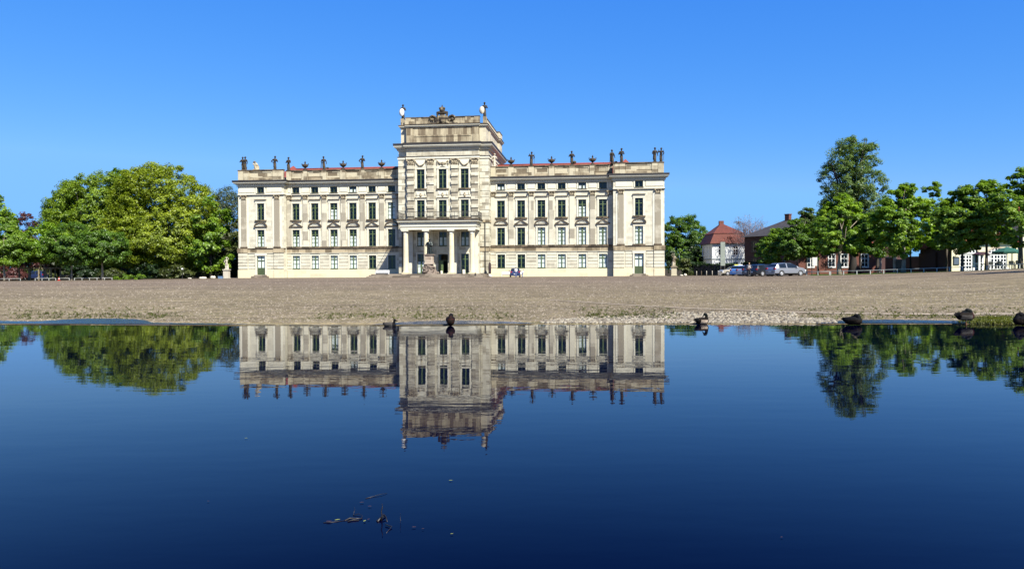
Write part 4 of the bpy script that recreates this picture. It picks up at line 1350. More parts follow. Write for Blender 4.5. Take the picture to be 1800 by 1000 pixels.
put('figure', voxel_mesh('figure', m, M['bronze'], .045, 1), mon)
# ------------------------------------------------------------------ trees, bushes, hedges
def leaf_mesh(name, centers, radii, per, size, mat, flat=0.6, seed=0, updown=0.35):
    """many small leaf faces in clumps; centres n x 3, radii n x 3"""
    g = np.random.default_rng(seed)
    n = len(centers) * per
    ci = np.repeat(np.arange(len(centers)), per)
    d = g.normal(size=(n, 3)); d /= np.linalg.norm(d, axis=1)[:, None]
    r = g.random(n) ** 0.45
    pos = centers[ci] + d * r[:, None] * radii[ci]
    cd = centers - centers.mean(0) + np.array([0, 0, .15 * np.ptp(centers[:, 2])]); cd /= np.linalg.norm(cd, axis=1)[:, None] + 1e-6
    nrm = d * 0.55 + cd[ci] * 0.55 + g.normal(size=(n, 3)) * 0.42 + np.array([0, 0, updown])
    nrm /= np.linalg.norm(nrm, axis=1)[:, None]
    t = np.cross(nrm, g.normal(size=(n, 3))); t /= np.linalg.norm(t, axis=1)[:, None]
    b = np.cross(nrm, t)
    s = size * (0.6 + 0.8 * g.random(n))
    t = t * s[:, None]; b = b * (s * flat)[:, None]
    droop = nrm * (s * 0.22)[:, None]
    v = np.empty((n, 4, 3))
    v[:, 0] = pos - t - droop; v[:, 1] = pos - b * .9 + t * .1; v[:, 2] = pos + t - droop; v[:, 3] = pos + b * .9 + t * .1
    me = bpy.data.meshes.new(name)
    me.vertices.add(n * 4); me.vertices.foreach_set('co', v.ravel().astype(np.float32))
    me.loops.add(n * 4); me.loops.foreach_set('vertex_index', np.arange(n * 4, dtype=np.int32))
    me.polygons.add(n); me.polygons.foreach_set('loop_start', np.arange(0, n * 4, 4, dtype=np.int32))
    me.polygons.foreach_set('loop_total', np.full(n, 4, dtype=np.int32))
    me.materials.append(mat)
    at = me.attributes.new('tint', 'FLOAT', 'FACE')
    clump = g.random(len(centers))
    tint = np.clip(0.62 * clump[ci] + 0.38 * g.random(n), 0, 1)
    at.data.foreach_set('value', tint.astype(np.float32))
    me.update(); me.validate()
    return me

def lobes_to_clumps(lobes, n, cr, seed, fill=0.25, squash=0.7):
    """clump centres over the outside of a union of ellipsoids (cx,cy,cz,rx,ry,rz), some inside"""
    g = np.random.default_rng(seed)
    L = np.array(lobes, float)
    vol = L[:, 3] * L[:, 4] * L[:, 5]
    out = []; rad = []
    tries = 0
    while len(out) < n and tries < n * 60:
        tries += 1
        i = g.choice(len(L), p=vol ** 0.67 / (vol ** 0.67).sum())
        d = g.normal(size=3); d /= np.linalg.norm(d)
        rr = g.uniform(.3, .8) if g.random() < fill else g.uniform(.84, 1.04)
        p = L[i, :3] + d * rr * L[i, 3:]
        if rr > .8:
            q = (p - L[:, :3]) / L[:, 3:]
            dd = (q ** 2).sum(1); dd[i] = 9
            if (dd < 0.62).any(): continue
        out.append(p); k = g.uniform(.65, 1.25) * cr
        rad.append((k, k, k * squash))
    out = np.array(out); rad = np.array(rad)
    dm = np.linalg.norm(out[:, None] - out[None], axis=2); np.fill_diagonal(dm, 99)
    keep = (np.sort(dm, 1)[:, :2].max(1) < 1.9 * cr) if len(out) > 12 else np.ones(len(out), bool)
    return out[keep], rad[keep]

def trunk_mesh(h0, r0, lobes, mat, seed, nb=7, up=0.5, seg=9, twigs=0):
    g = random.Random(seed)
    m = MB()
    top = max(l[2] + l[5] * .5 for l in lobes)
    cx = sum(l[0] for l in lobes) / len(lobes); cy = sum(l[1] for l in lobes) / len(lobes)
    k = 7; pts = []; rs = []
    for i in range(k):
        t = i / (k - 1); z = -.3 + (top + .3) * t * .92
        pts.append((cx * t * t + g.uniform(-.1, .1) * r0 * 2 * (i > 0), cy * t * t + g.uniform(-.1, .1) * r0 * 2 * (i > 0), z))
        rs.append(r0 * (1.35 if i == 0 else 1.0 - .88 * t))
    m.tube(pts, rs, seg)
    for q in range(nb):
        l = lobes[g.randrange(len(lobes))]
        z0 = h0 + (top - h0) * g.uniform(-.02, .5)
        t = min(1, max(0, z0 / top)); bx, by = cx * t * t, cy * t * t
        a = g.uniform(0, 2 * math.pi)
        e = (l[0] + l[3] * .8 * math.cos(a), l[1] + l[4] * .8 * math.sin(a), min(top * 1.02, l[2] + l[5] * g.uniform(-.3, .7)))
        mid = ((bx + e[0]) / 2 + g.uniform(-.3, .3), (by + e[1]) / 2 + g.uniform(-.3, .3), (z0 + e[2]) / 2 + up * .3)
        r = r0 * .42 * (1 - .5 * t)
        m.tube([(bx, by, z0), mid, e], [r, r * .6, r * .18], 6)
        for w in range(twigs):
            f = g.uniform(.35, 1); s = Vector(mid).lerp(Vector(e), (f - .35) / .65)
            dv = Vector((g.uniform(-1, 1), g.uniform(-1, 1), g.uniform(.1, 1.1))).normalized() * g.uniform(.8, 2.2)
            m.tube([s, s + dv * .5 + Vector((0, 0, .1)), s + dv], [r * .22, r * .14, .012], 4)
    return m.mesh('trunk', mat)

def tree(name, u, d, label, lobes, leaf, n, cr, per, size, r0=.22, h0=2.0, bark='bark', seed=1, group=None, nb=7, cat='tree', fill=.25, twigs=0, squash=.7, updown=.35):
    x = gx(u, d); z = ground_z(x, d)
    o = empty(name, (x, d, z), 0, label, cat, group)
    put('trunk', trunk_mesh(h0, r0, lobes, M[bark], seed, nb, twigs=twigs), o)
    c, r = lobes_to_clumps(lobes, n, cr, seed, fill, squash)
    put('crown', leaf_mesh('crown', c, r, per, size, LF[leaf], seed=seed, updown=updown), o)
    return o
def bush(name, u, d, label, lobes, leaf, n, cr, per, size, seed=1, group=None, cat='bush', z=None):
    x = gx(u, d); zz = ground_z(x, d) if z is None else z
    c, r = lobes_to_clumps(lobes, n, cr, seed, .3)
    o = put(name, leaf_mesh(name, c, r, per, size, LF[leaf], seed=seed), None, (x, d, zz))
    return tag(o, label, cat, group)

# --- left: the two great chestnuts and the trees round them
GL = 'trees left of the palace'
tree('chestnut_tree', 292, 152, 'huge dome-shaped yellow-green chestnut left of the palace',
     [(0, 0, 11.2, 10.3, 8, 11.7), (-2.5, -2, 15, 7, 5, 7.6), (4, -2, 12.6, 6.2, 6, 7.4), (0, -5, 7, 8, 4.5, 4.5), (-6, -2, 8.5, 5, 6, 6.5), (6.2, -2, 8.6, 4.8, 5, 6)], 'lime', 1500, 1.05, 95, .18, .55, 3, 'darkbark', 21, GL, 10, fill=.35)
tree('chestnut_tree', 168, 156, 'huge round green chestnut, left one of the two biggest',
     [(0.5, 0, 11.3, 9.6, 8, 10.1), (-4.6, -1, 11.4, 5, 6, 6.8), (3.5, -1, 14, 6, 6, 7.6), (0, -3, 7, 8.5, 5, 4.6), (-3, -1, 16, 4, 4, 3.8)], 'spring', 1250, 1.05, 95, .18, .55, 3, 'darkbark', 22, GL, 10, fill=.35)
tree('conifer_tree', 217, 166, 'dark blue-green treetop showing between the two great chestnuts', [(0, 0, 14, 4.5, 4, 9.5), (0, 0, 19, 3.0, 3, 5.0)], 'dark', 130, 1.0, 80, .3, .4, 4, 'darkbark', 23, GL)
tree('tree', 371, 148, 'dark green tree on the right shoulder of the yellow-green chestnut', [(0, 0, 9, 4.2, 4, 7.2), (.5, -1, 6, 4.6, 4, 4.5)], 'green', 130, .95, 80, .28, .35, 3, 'darkbark', 24, GL)
GF = 'clipped young trees along the left edge of the square'
fl = [(8, 122, 'clipped green tree at the left picture edge, beside the pergola', 3.9, 5.9, 9.0, 'green', 'palebark'),
      (78, 127, 'bright green young tree standing behind the timber pergola', 3.9, 6.4, 9.6, 'bright', 'palebark'),
      (126, 123, 'dark green young tree with a pale trunk beside the park bench', 3.9, 6.0, 9.4, 'dark', 'palebark'),
      (180, 123, 'dark green young tree with a pale trunk at the end of the low fence', 3.7, 5.8, 8.6, 'dark', 'palebark')]
for i, (u, d, lab, rx, cz, top, lf, bk) in enumerate(fl):
    tree('young_tree', u, d, lab, [(0, 0, cz, rx, 3.2, top - cz), (-1.4, -.4, cz - .9, rx * .7, 2.6, 2.4), (1.5, -.3, cz - .7, rx * .7, 2.6, 2.6)], lf, 190, .75, 120, .15, .2, 2.4, bk, 31 + i, GF)
tree('tree', -14, 150, 'tall green tree cut off by the left picture edge', [(0, 0, 11.0, 4.2, 4, 5.5), (1, 0, 8, 4, 4, 6)], 'green', 130, .95, 80, .28, .35, 3, 'darkbark', 36, GL)
tree('copper_beech', 45, 172, 'copper-red tree showing behind the clipped green trees', [(0, 0, 8.5, 3.6, 3.5, 6.2), (1, 0, 6, 3.8, 3.5, 5)], 'copper', 220, .8, 75, .2, .3, 3, 'darkbark', 37, GL)
tree('bare_tree', 400, 195, 'grey half-leaved tree rising behind the left end of the palace', [(0, 0, 14, 4.2, 4, 9), (0, 0, 18, 3.2, 3, 5.0)], 'olive', 230, 1.2, 60, .17, .35, 5, 'bark', 38, GL, 16, twigs=9)
tree('tree', 402, 166, 'olive tree beside the left end of the palace, behind the statue', [(0, 0, 8, 3.2, 3, 6.2), (.5, 0, 4, 3.0, 3, 4)], 'olive', 130, .8, 75, .25, .3, 2, 'darkbark', 39, GL)
tree('bare_tree', 78, 190, 'thin grey leafless tree between the copper tree and the chestnuts', [(0, 0, 9, 3.0, 3, 7.5)], 'bud', 60, 1.0, 18, .18, .22, 4, 'bark', 40, GL, 14, twigs=8)
tree('tree', 366, 205, 'grey-green tree behind the right flank of the great chestnut', [(0, 0, 13, 3.6, 4, 8)], 'sage', 90, 1.1, 50, .3, .3, 4, 'bark', 41, GL, 10)
# the wood behind reads as one dark mass
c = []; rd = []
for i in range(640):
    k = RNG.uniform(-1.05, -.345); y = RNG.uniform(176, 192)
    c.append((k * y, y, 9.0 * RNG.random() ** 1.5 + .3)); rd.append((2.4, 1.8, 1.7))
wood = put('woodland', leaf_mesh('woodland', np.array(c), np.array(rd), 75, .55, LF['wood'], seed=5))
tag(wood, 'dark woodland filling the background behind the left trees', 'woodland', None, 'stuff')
# shrubs at the wood's edge
GS = 'shrubs in the shade under the left trees'
sh = [(14, 138, 'reddish brown shrub under the leftmost clipped tree', 'copper', 3.2, 2.6), (60, 142, 'olive shrub behind the pergola posts', 'olive', 3.4, 2.4), (140, 150, 'dark shrub in the shade behind the park bench', 'hedge', 4.0, 2.8),
      (196, 144, 'olive shrub behind the fence end, left of the low green bush', 'olive', 2.6, 1.8), (262, 146, 'dark shrub at the foot of the great chestnuts', 'hedge', 4.0, 3.0), (310, 144, 'dark leafy shrub beside the globe lamp', 'olive', 3.0, 2.6),
      (350, 150, 'brownish shrub between the lamp and the white statue', 'wood', 3.6, 3.6), (384, 152, 'brownish shrub left of the white statue', 'wood', 3.0, 4.6), (412, 158, 'yellow-green shrub against the left palace corner', 'olive', 1.8, 5.5)]
for i, (u, d, lab, lf, w, h) in enumerate(sh):
    bush('shrub', u, d, lab, [(0, 0, h * .45, w, 1.6, h * .55), (w * .4, -.3, h * .35, w * .6, 1.2, h * .4)], lf, 60, .6, 60, .18, 50 + i, GS, 'shrub')
bush('low_bush', 218, 124, 'low rounded green bush at the edge of the square, left half', [(0, 0, .35, 1.9, 1.0, .62)], 'green', 40, .32, 60, .09, 61, 'low bushes at the left edge of the square')
bush('low_bush', 241, 124.4, 'low rounded green bush at the edge of the square, right half', [(0, 0, .35, 1.25, .9, .6)], 'green', 30, .3, 60, .09, 62, 'low bushes at the left edge of the square')

# --- right of the palace
GR = 'trees right of the palace'
tree('tree', 1205, 202, 'big dark green tree right beside the right end of the palace', [(0, 0, 8.8, 5.4, 5, 7.0), (-2.8, 0, 9.3, 4.0, 4.5, 6.3), (2.6, -.5, 7.4, 3.3, 4.5, 5.4), (0, -1, 4.6, 5.4, 4.5, 4.2)], 'dark', 400, 1.0, 130, .2, .35, 3, 'darkbark', 71, GR)
bush('shrub', 1199, 141, 'olive shrub right behind the shade-toned garden statue', [(0, 0, 1.6, 1.5, 1.2, 2.0), (.8, 0, 1.0, 1.2, 1, 1.3)], 'olive', 50, .5, 60, .16, 72, 'shrubs right of the palace', 'shrub')
bush('shrub', 1219, 146, 'dark shrub between the garden statue and the white house', [(0, 0, 1.5, 2.4, 1.4, 2.2), (-.8, 0, 2.2, 1.5, 1.4, 2.2)], 'hedge', 60, .6, 60, .18, 73, 'shrubs right of the palace', 'shrub')
bush('shrub', 1221, 158, 'tall black-green shrub against the left wall of the white house', [(0, 0, 3.0, 1.5, 1.6, 3.6), (-1.4, 0, 2.0, 1.6, 1.5, 2.6)], 'hedge', 130, .6, 90, .16, 79, 'shrubs right of the palace', 'shrub')
bush('shrub', 1176, 150, 'black-green shrub against the right end wall of the palace', [(0, 0, 2.5, 1.3, 2, 3.5)], 'hedge', 50, .6, 60, .18, 74, 'shrubs right of the palace', 'shrub')
tree('bare_tree', 1318, 146, 'mauve leafless tree between the white house and the slate-roofed building', [(-.3, 0, 7.0, 3.9, 2.6, 4.4), (0, 0, 8.6, 2.8, 2, 3.0)], 'mauve', 120, .8, 16, .085, .22, 2.5, 'mauvebark', 75, 'bare trees behind the white house', 46, twigs=14)
tree('bare_tree', 1296, 225, 'small dark bare tree right behind the red roof', [(0, 0, 11, 1.3, 1.3, 4.6)], 'bud', 26, .8, 20, .18, .2, 5, 'bark', 76, 'bare trees behind the white house', 10, twigs=7)
tree('bare_tree', 1345, 245, 'faint bare tree above the dark slate roof', [(0, 0, 10, 3.0, 3, 6.0)], 'bud', 50, 1.0, 18, .15, .2, 5, 'mauvebark', 77, 'bare trees behind the white house', 12, twigs=7)
tree('tall_tree', 1499, 112, 'tallest tree on the right, a towering loose grey-green crown', [(0, 0, 10.5, 4.8, 4.2, 5.0), (-.2, 0, 13.2, 4.9, 4.0, 4.5), (.2, 0, 16.4, 4.0, 3.4, 3.4), (-.2, 0, 18.4, 2.6, 2.2, 1.9), (-1.0, 0, 7.5, 4.8, 4, 3.5)], 'sage', 900, .6, 70, .115, .62, 4, 'darkbark', 80, 'tall trees on the right', 26, twigs=6, fill=.35)
GA = 'horse chestnuts along the right edge of the square'
def chestnut(u, d, lab, top, rx, cz, bot, lf, seed, r0=.22, bark='palebark', n=150, size=.19, dx=0.0):
    h = top
    lob = [(dx, 0, cz - .2, rx, rx * .85, cz - bot), (dx, 0, cz + (h - cz) * .28, rx * .70, rx * .66, (h - cz) * .64), (dx + .1 * rx, 0, cz + (h - cz) * .56, rx * .40, rx * .4, (h - cz) * .42), (dx + .05 * rx, 0, cz + (h - cz) * .82, rx * .20, rx * .2, (h - cz) * .18), (dx - rx * .3, -.3, cz - .4, rx * .6, rx * .6, (cz - bot) * .8)]
    return tree('chestnut_tree', u, d, lab, lob, lf, int(n * 1.6), .46, 95, size * .70, r0, bot - .1, bark, seed, GA, 9, squash=.62, updown=.6)
chestnut(1366, 104, 'small bright tree behind the parked cars', 6.6, 2.2, 3.9, 1.6, 'green', 81, .12, 'bark', 80)
chestnut(1345, 122, 'dark young tree over the black cars', 6.0, 1.6, 3.8, 1.4, 'dark', 90, .12, 'bark', 60)
chestnut(1401, 100, 'dark green chestnut beside the white notice board', 7.6, 2.6, 4.6, 2.4, 'dark', 82, .16, 'palebark', 110)
chestnut(1418, 112, 'thin pale sprig-topped tree behind the notice board', 10.4, 1.7, 5.6, 2.6, 'sage', 83, .14, 'bark', 80)
chestnut(1438, 103, 'dark chestnut between the notice board and the thick pale trunk', 7.8, 2.7, 4.8, 2.4, 'dark', 84, .18, 'darkbark', 110)
chestnut(1476, 88, 'bright green chestnut with a thick pale trunk, left of the brick lodge windows', 9.3, 3.2, 5.6, 2.3, 'bright', 85, .30, 'palebark', 170)
chestnut(1512, 101, 'dark chestnut in front of the brick lodge, right of the tall tree', 8.0, 2.7, 4.8, 2.6, 'dark', 86, .2, 'darkbark', 110)
chestnut(1543, 97, 'dark chestnut at the right corner of the brick lodge', 8.4, 2.8, 5.2, 2.4, 'dark', 87, .2, 'darkbark', 110)
chestnut(1588, 85, 'biggest bright green chestnut of the row, with a forked pale trunk', 10.1, 3.5, 5.7, 2.2, 'bright', 88, .27, 'palebark', 210)
chestnut(1640, 104, 'pointed dark green chestnut behind the big bright one', 12.4, 3.2, 6.8, 3.0, 'green', 89, .22, 'darkbark', 140)
chestnut(1600, 100, 'slim dark-trunked tree between the big chestnut and the brick shed', 7.0, 2.2, 4.8, 2.4, 'dark', 95, .16, 'darkbark', 70)
chestnut(1691, 79, 'chestnut in front of the menu board of the cream cafe', 8.9, 2.9, 5.0, 2.1, 'green', 91, .17, 'bark', 160)
chestnut(1664, 92, 'dark chestnut over the windowless brick shed', 8.6, 2.6, 5.4, 2.6, 'green', 96, .18, 'bark', 110)
chestnut(1734, 78, 'slender-topped chestnut right of the cafe doorway', 9.6, 2.3, 5.0, 2.5, 'green', 92, .17, 'bark', 130)
chestnut(1794, 73, 'dark chestnut at the right picture edge beside the green parasol', 9.8, 3.5, 5.4, 2.4, 'green', 93, .22, 'bark', 170)
chestnut(1912, 53, 'chestnut shading the right end of the square', 8.2, 2.6, 4.8, 2.4, 'green', 97, .22, 'bark', 110)
# clipped hedges
def hedge(u0, d0, u1, d1, h, label, seed, t=.8):
    a = Vector((gx(u0, d0), d0, 0)); b = Vector((gx(u1, d1), d1, 0))
    L = (b - a).length; ang = math.atan2(b.y - a.y, b.x - a.x)
    z = ground_z((a.x + b.x) / 2, (a.y + b.y) / 2)
    g = np.random.default_rng(seed)
    n = int(L * h * 14)
    c = np.stack([g.uniform(-L / 2, L / 2, n), g.uniform(-t / 2, t / 2, n), g.uniform(.1, h - .12, n)], 1)
    c[::3, 2] = h - .15
    me = leaf_mesh('hedge', c, np.full((n, 3), .2), 22, .09, LF['hedge'], seed=seed)
    o = put('hedge', me, None, ((a.x + b.x) / 2, (a.y + b.y) / 2, z), ang)
    tag(o, label, 'hedge')
    m = MB(); m.box(-L / 2 + .05, L / 2 - .05, -t / 2 + .08, t / 2 - .08, -.2, h - .15)
    m.build('core', M['darkbark'], o)
hedge(1222, 134, 1292, 124, 2.0, 'long dark clipped hedge in front of the white house', 101)
hedge(1305, 128, 1345, 122, 2.2, 'dark hedge behind the parked cars, under the brick building', 102)
hedge(1160, 138, 1216, 142, 1.2, 'low dark hedge right of the palace behind the pedestal', 103)
# grass along the water's edge and on the right-hand bank
gp = []
g = np.random.default_rng(77)
for i in range(2600):
    if i < 1500:
        u = g.uniform(1712, 1830); v = g.uniform(559.5, 569.5) if u > 1730 else g.uniform(565, 569)
    else:
        u = g.choice([g.uniform(20, 300), g.uniform(560, 900), g.uniform(1020, 1180), g.uniform(1400, 1800)]); v = g.uniform(540, 561) 
        if g.random() < .5: v = g.uniform(552, 561)
    z = 0.04
    for _ in range(8):
        p = on_plane(u, v, z); z = ground_z(p[0], p[1])
    gp.append((p[0] + g.normal() * .15, p[1] + g.normal() * .1, z + .015))
gp = np.array(gp)
tag(put('grass', leaf_mesh('grass', gp, np.full((len(gp), 3), .05), 7, .028, LF['grass'], flat=.3, seed=8, updown=.1)), 'short mossy grass growing along the edge of the pond', 'grass', None, 'stuff')
# loose stones all over the square, thinning with distance
sm_ = [simple('pale_loose_stones', (0.30, 0.255, 0.19), .9), simple('grey_loose_stones', (0.17, 0.135, 0.10), .9), simple('dull_loose_stones', (0.085, 0.066, 0.042), .9)]  # pale, grey and dull stone tones, picked at random
st = MB()
for i in range(30000):
    u = g.uniform(-60, 1860); v = 488 + 80 * g.random() ** .8
    d = 30.0
    for _ in range(25):
        d = max(15.3, min(140, (EYE - ground_z(gx(u, d), d)) * F / max(1.0, v - hor(u))))
    x = gx(u, d)
    if d <= edge_y(x / d) + .3 or d > 110: continue
    z = ground_z(x, d); r = g.uniform(.010, .022) * (d / 15.0) ** .72
    a = g.uniform(0, 6.3); e = g.uniform(.7, 1.5)
    ca, sa = r * e * math.cos(a), r * e * math.sin(a)
    st.add([(x + ca, d + sa, z), (x - sa * .8, d + ca * .8, z), (x - ca, d - sa, z), (x + sa * .8, d - ca * .8, z), (x + ca * .2, d + sa * .2, z + r * .62)], ((0, 1, 4), (1, 2, 4), (2, 3, 4), (3, 0, 4)), int(g.choice([0, 1, 1, 2])))
tag(put('loose_stones', st.mesh('loose_stones', sm_, uv=False)), 'loose stones scattered over the gravel square', 'gravel', None, 'stuff')
# pale cobbles by the water
cm = MB()
for i in range(4600):
    u = 950 + 520 * g.beta(1.5, 1.3)
    lo = 549 if u > 1180 else 562 - (u - 960) * .05
    v = lo + (568.5 - lo) * g.random() ** .7
    if u > 1400: v = g.uniform(560, 568.5)
    z = 0.03
    for _ in range(6):
        p = on_plane(u, v, z); z = ground_z(p[0], p[1])
    r = g.uniform(.018, .045)
    mt = Matrix.Rotation(g.uniform(0, 6.3), 3, 'Z')
    cm.ball((p[0], p[1], z + r * .15), (r * 1.3, r, r * .6), int(g.integers(0, 3)), 6, 3, mt)
me = cm.mesh('gravel', [simple('pale_pebbles', (0.31, 0.275, 0.205), .9), simple('tan_pebbles', (0.225, 0.188, 0.13), .9), simple('brown_pebbles', (0.12, 0.098, 0.066), .9)], uv=False)
tag(put('gravel', me), 'pale cobbles and gravel along the middle of the water edge', 'gravel', None, 'stuff')
# ------------------------------------------------------------------ other buildings
def win_unit(parent, x, y, z, w, h, cols=2, rows=3, mat='white', depth=.12, t=.07, surround=None):
    """white casement standing in the wall face y, sash and glass as sub-parts"""
    m = MB()
    m.box(x - w / 2 - .08, x + w / 2 + .08, y - .10, y + .02, z - .12, z - .0)
    m.box(x - w / 2 - .08, x - w / 2, y - .05, y + .02, z, z + h); m.box(x + w / 2, x + w / 2 + .08, y - .05, y + .02, z, z + h)
    m.box(x - w / 2 - .08, x + w / 2 + .08, y - .05, y + .02, z + h, z + h + .1)
    o = m.build('window', M[surround or mat], parent)
    m = MB()
    m.box(x - w / 2, x - w / 2 + t, y + .03, y + .09, z, z + h); m.box(x + w / 2 - t, x + w / 2, y + .03, y + .09, z, z + h)
    m.box(x - w / 2 + t, x + w / 2 - t, y + .03, y + .09, z, z + t); m.box(x - w / 2 + t, x + w / 2 - t, y + .03, y + .09, z + h - t, z + h)
    for c in range(1, cols):
        xx = x - w / 2 + w * c / cols; m.box(xx - .045, xx + .045, y + .02, y + .088, z + t, z + h - t)
    for r_ in range(1, rows):
        zz = z + h * r_ / rows; e = .045 if (rows == 3 and r_ == 2) else .02
        m.box(x - w / 2 + t, x + w / 2 - t, y + .035, y + .085, zz - e, zz + e)
    m.build('frame', M[mat], o)
    m = MB(); m.quad((x - w / 2, y + .07, z), (x + w / 2, y + .07, z), (x + w / 2, y + .07, z + h), (x - w / 2, y + .07, z + h))
    m.build('pane', M['carglass'], o)
    return o
def wall_shell(m, W, D, z0, z1, holes, mi=0):
    """box of walls, front face at y=0 with shallow openings"""
    front(m, 0, W, z0, z1, 0, holes, .10, mi)
    m.quad((0, 0, z0), (0, 0, z1), (0, D, z1), (0, D, z0), mi); m.quad((W, 0, z0), (W, D, z0), (W, D, z1), (W, 0, z1), mi)
    m.quad((0, D, z0), (0, D, z1), (W, D, z1), (W, D, z0), mi)

# white house with the red mansard roof
hx, hy = 39.8, 150.0; hz = ground_z(hx, hy)
hs_ = empty('white_house', (hx, hy, hz), 0, 'white two-storey house with a red-brown tiled mansard roof, bare-tree shadows on it', 'house')
W_, D_ = 7.0, 8.0
wx = (1.75, 4.65)
hol = [(x - .5, x + .5, 3.85, 5.75) for x in wx] + [(x - .5, x + .5, .9, 2.5) for x in wx]
m = MB(); wall_shell(m, W_, D_, -.5, 6.3, hol)
m.build('wall', M['whitewall'], hs_)
m = MB(); m.box(-.1, W_ + .1, -.1, D_ + .1, 3.05, 3.25); m.box(-.14, W_ + .14, -.14, D_ + .14, 6.05, 6.3)
m.build('string_course', simple('grey_painted_band', (.3, .33, .33)), hs_)
for x in wx:
    win_unit(hs_, x, .0, 3.85, 1.0, 1.9, 2, 3); win_unit(hs_, x, .0, .9, 1.0, 1.6, 2, 2)
sideb = empty('side', (0, 0, 0))
bpy.data.objects.remove(sideb)
for i, yy in enumerate((1.6, 4.0, 6.4)):
    o = win_unit(hs_, 0, 0, 3.85, .95, 1.9, 2, 3)
    o.location = (-.02, yy, 0); o.rotation_euler = (0, 0, -math.pi / 2)
m = MB(); e = .55; b = 1.15
lo = [(-e, -e, 6.2), (W_ + e, -e, 6.2), (W_ + e, D_ + e, 6.2), (-e, D_ + e, 6.2)]
mi_ = [(b * .45, b * .45, 8.25), (W_ - b * .45, b * .45, 8.25), (W_ - b * .45, D_ - b * .45, 8.25), (b * .45, D_ - b * .45, 8.25)]
lip = [(p[0] + (-.16 if p[0] < W_ / 2 else .16), p[1] + (-.16 if p[1] < D_ / 2 else .16), 8.25) for p in mi_]
ap = (W_ / 2 - .6, D_ / 2, 10.5)
m.add(lo + mi_, [(i, (i + 1) % 4, 4 + (i + 1) % 4, 4 + i) for i in range(4)] + [(3, 2, 1, 0)])
m.add(lip + [ap], [(0, 1, 4), (1, 2, 4), (2, 3, 4), (3, 0, 4), (3, 2, 1, 0)])
rf = m.build('roof', M['housetile'], hs_)
m = MB(); m.box(ap[0] - .45, ap[0] + .45, ap[1] - .3, ap[1] + .3, 9.8, 10.95); m.build('chimney', M['brick'], rf)
m = MB(); m.box(W_ / 2 - .45, W_ / 2 + .45, -.12, .7, 7.0, 7.55); m.build('dormer', M['housetile'], rf)

# long slate-roofed brick building seen obliquely
ax_, ay_ = 42.7, 138.5; bx_, by_ = 55.6, 118.3
ang = math.atan2(by_ - ay_, bx_ - ax_)
LL = math.hypot(bx_ - ax_, by_ - ay_); DD = 10.0
lg = empty('slate_building', (ax_, ay_, 0.35), ang, 'long brick building with shade painted into its walls, dark slate hip roof, two chimneys', 'building')
m = MB(); hol = [(x - .55, x + .55, 4.2, 6.0) for x in (2.2, 5.6, 9.0, 12.4, 15.8)] + [(x - .55, x + .55, 1.0, 2.9) for x in (2.2, 5.6, 9.0, 12.4)]
wall_shell(m, LL, DD, -.6, 7.0, hol); m.build('wall', M['shadedbrick'], lg)
for x in (2.2, 5.6, 9.0, 12.4, 15.8): win_unit(lg, x, 0, 4.2, 1.1, 1.8, 2, 3, 'darkwood')
for x in (2.2, 5.6, 9.0, 12.4): win_unit(lg, x, 0, 1.0, 1.1, 1.9, 2, 3, 'darkwood')
m = MB(); e = .5
lo = [(-e, -e, 6.9), (LL + e, -e, 6.9), (LL + e, DD + e, 6.9), (-e, DD + e, 6.9)]; r1 = (5.0, DD / 2, 9.9); r2 = (LL - 5.5, DD / 2, 9.9)
m.add(lo + [r1, r2], ((0, 1, 5, 4), (1, 2, 5), (2, 3, 4, 5), (3, 0, 4), (3, 2, 1, 0)))
rf = m.build('roof', M['slate'], lg)
for x in (5.6, 9.0):
    m = MB(); m.box(x - .45, x + .45, DD / 2 - .35, DD / 2 + .35, 9.4, 10.8); m.box(x - .52, x + .52, DD / 2 - .42, DD / 2 + .42, 10.8, 10.95); m.build('chimney', M['brick'], rf)

# brick lodge behind the chestnuts, facing the square
lx0 = gx(1404, 112); lx1 = gx(1549, 112)
ld = empty('brick_lodge', (lx0, 112, ground_z(48, 112)), 0, 'low red brick lodge with white cross windows, half hidden by chestnuts', 'building')
Wl = lx1 - lx0
wxs = [gx(u, 112) - lx0 for u in (1425, 1462, 1484, 1520)]
m = MB(); wall_shell(m, Wl, 5.5, -.5, 3.7, [(x - .5, x + .5, 1.05, 2.9) for x in wxs]); m.build('wall', M['brick'], ld)
for x in wxs:
    win_unit(ld, x, 0, 1.05, 1.0, 1.85, 2, 3)
m = MB()
z = -.2
k = 0
while z < 3.6:
    m.box(Wl - .55 - (.12 if k % 2 else 0), Wl + .05, -.06, .4, z, z + .26); z += .32; k += 1
m.box(-.1, Wl + .1, -.12, .1, 3.5, 3.72)
m.build('quoin', M['granite_smooth'], ld)
m = MB(); lo = [(-.4, -.5, 3.72), (Wl + .4, -.5, 3.72), (Wl + .4, 6.0, 3.72), (-.4, 6.0, 3.72)]
m.add(lo + [(2.5, 2.75, 6.1), (Wl - 2.5, 2.75, 6.1)], ((0, 1, 5, 4), (1, 2, 5), (2, 3, 4, 5), (3, 0, 4), (3, 2, 1, 0)))
m.build('roof', M['redtile'], ld)
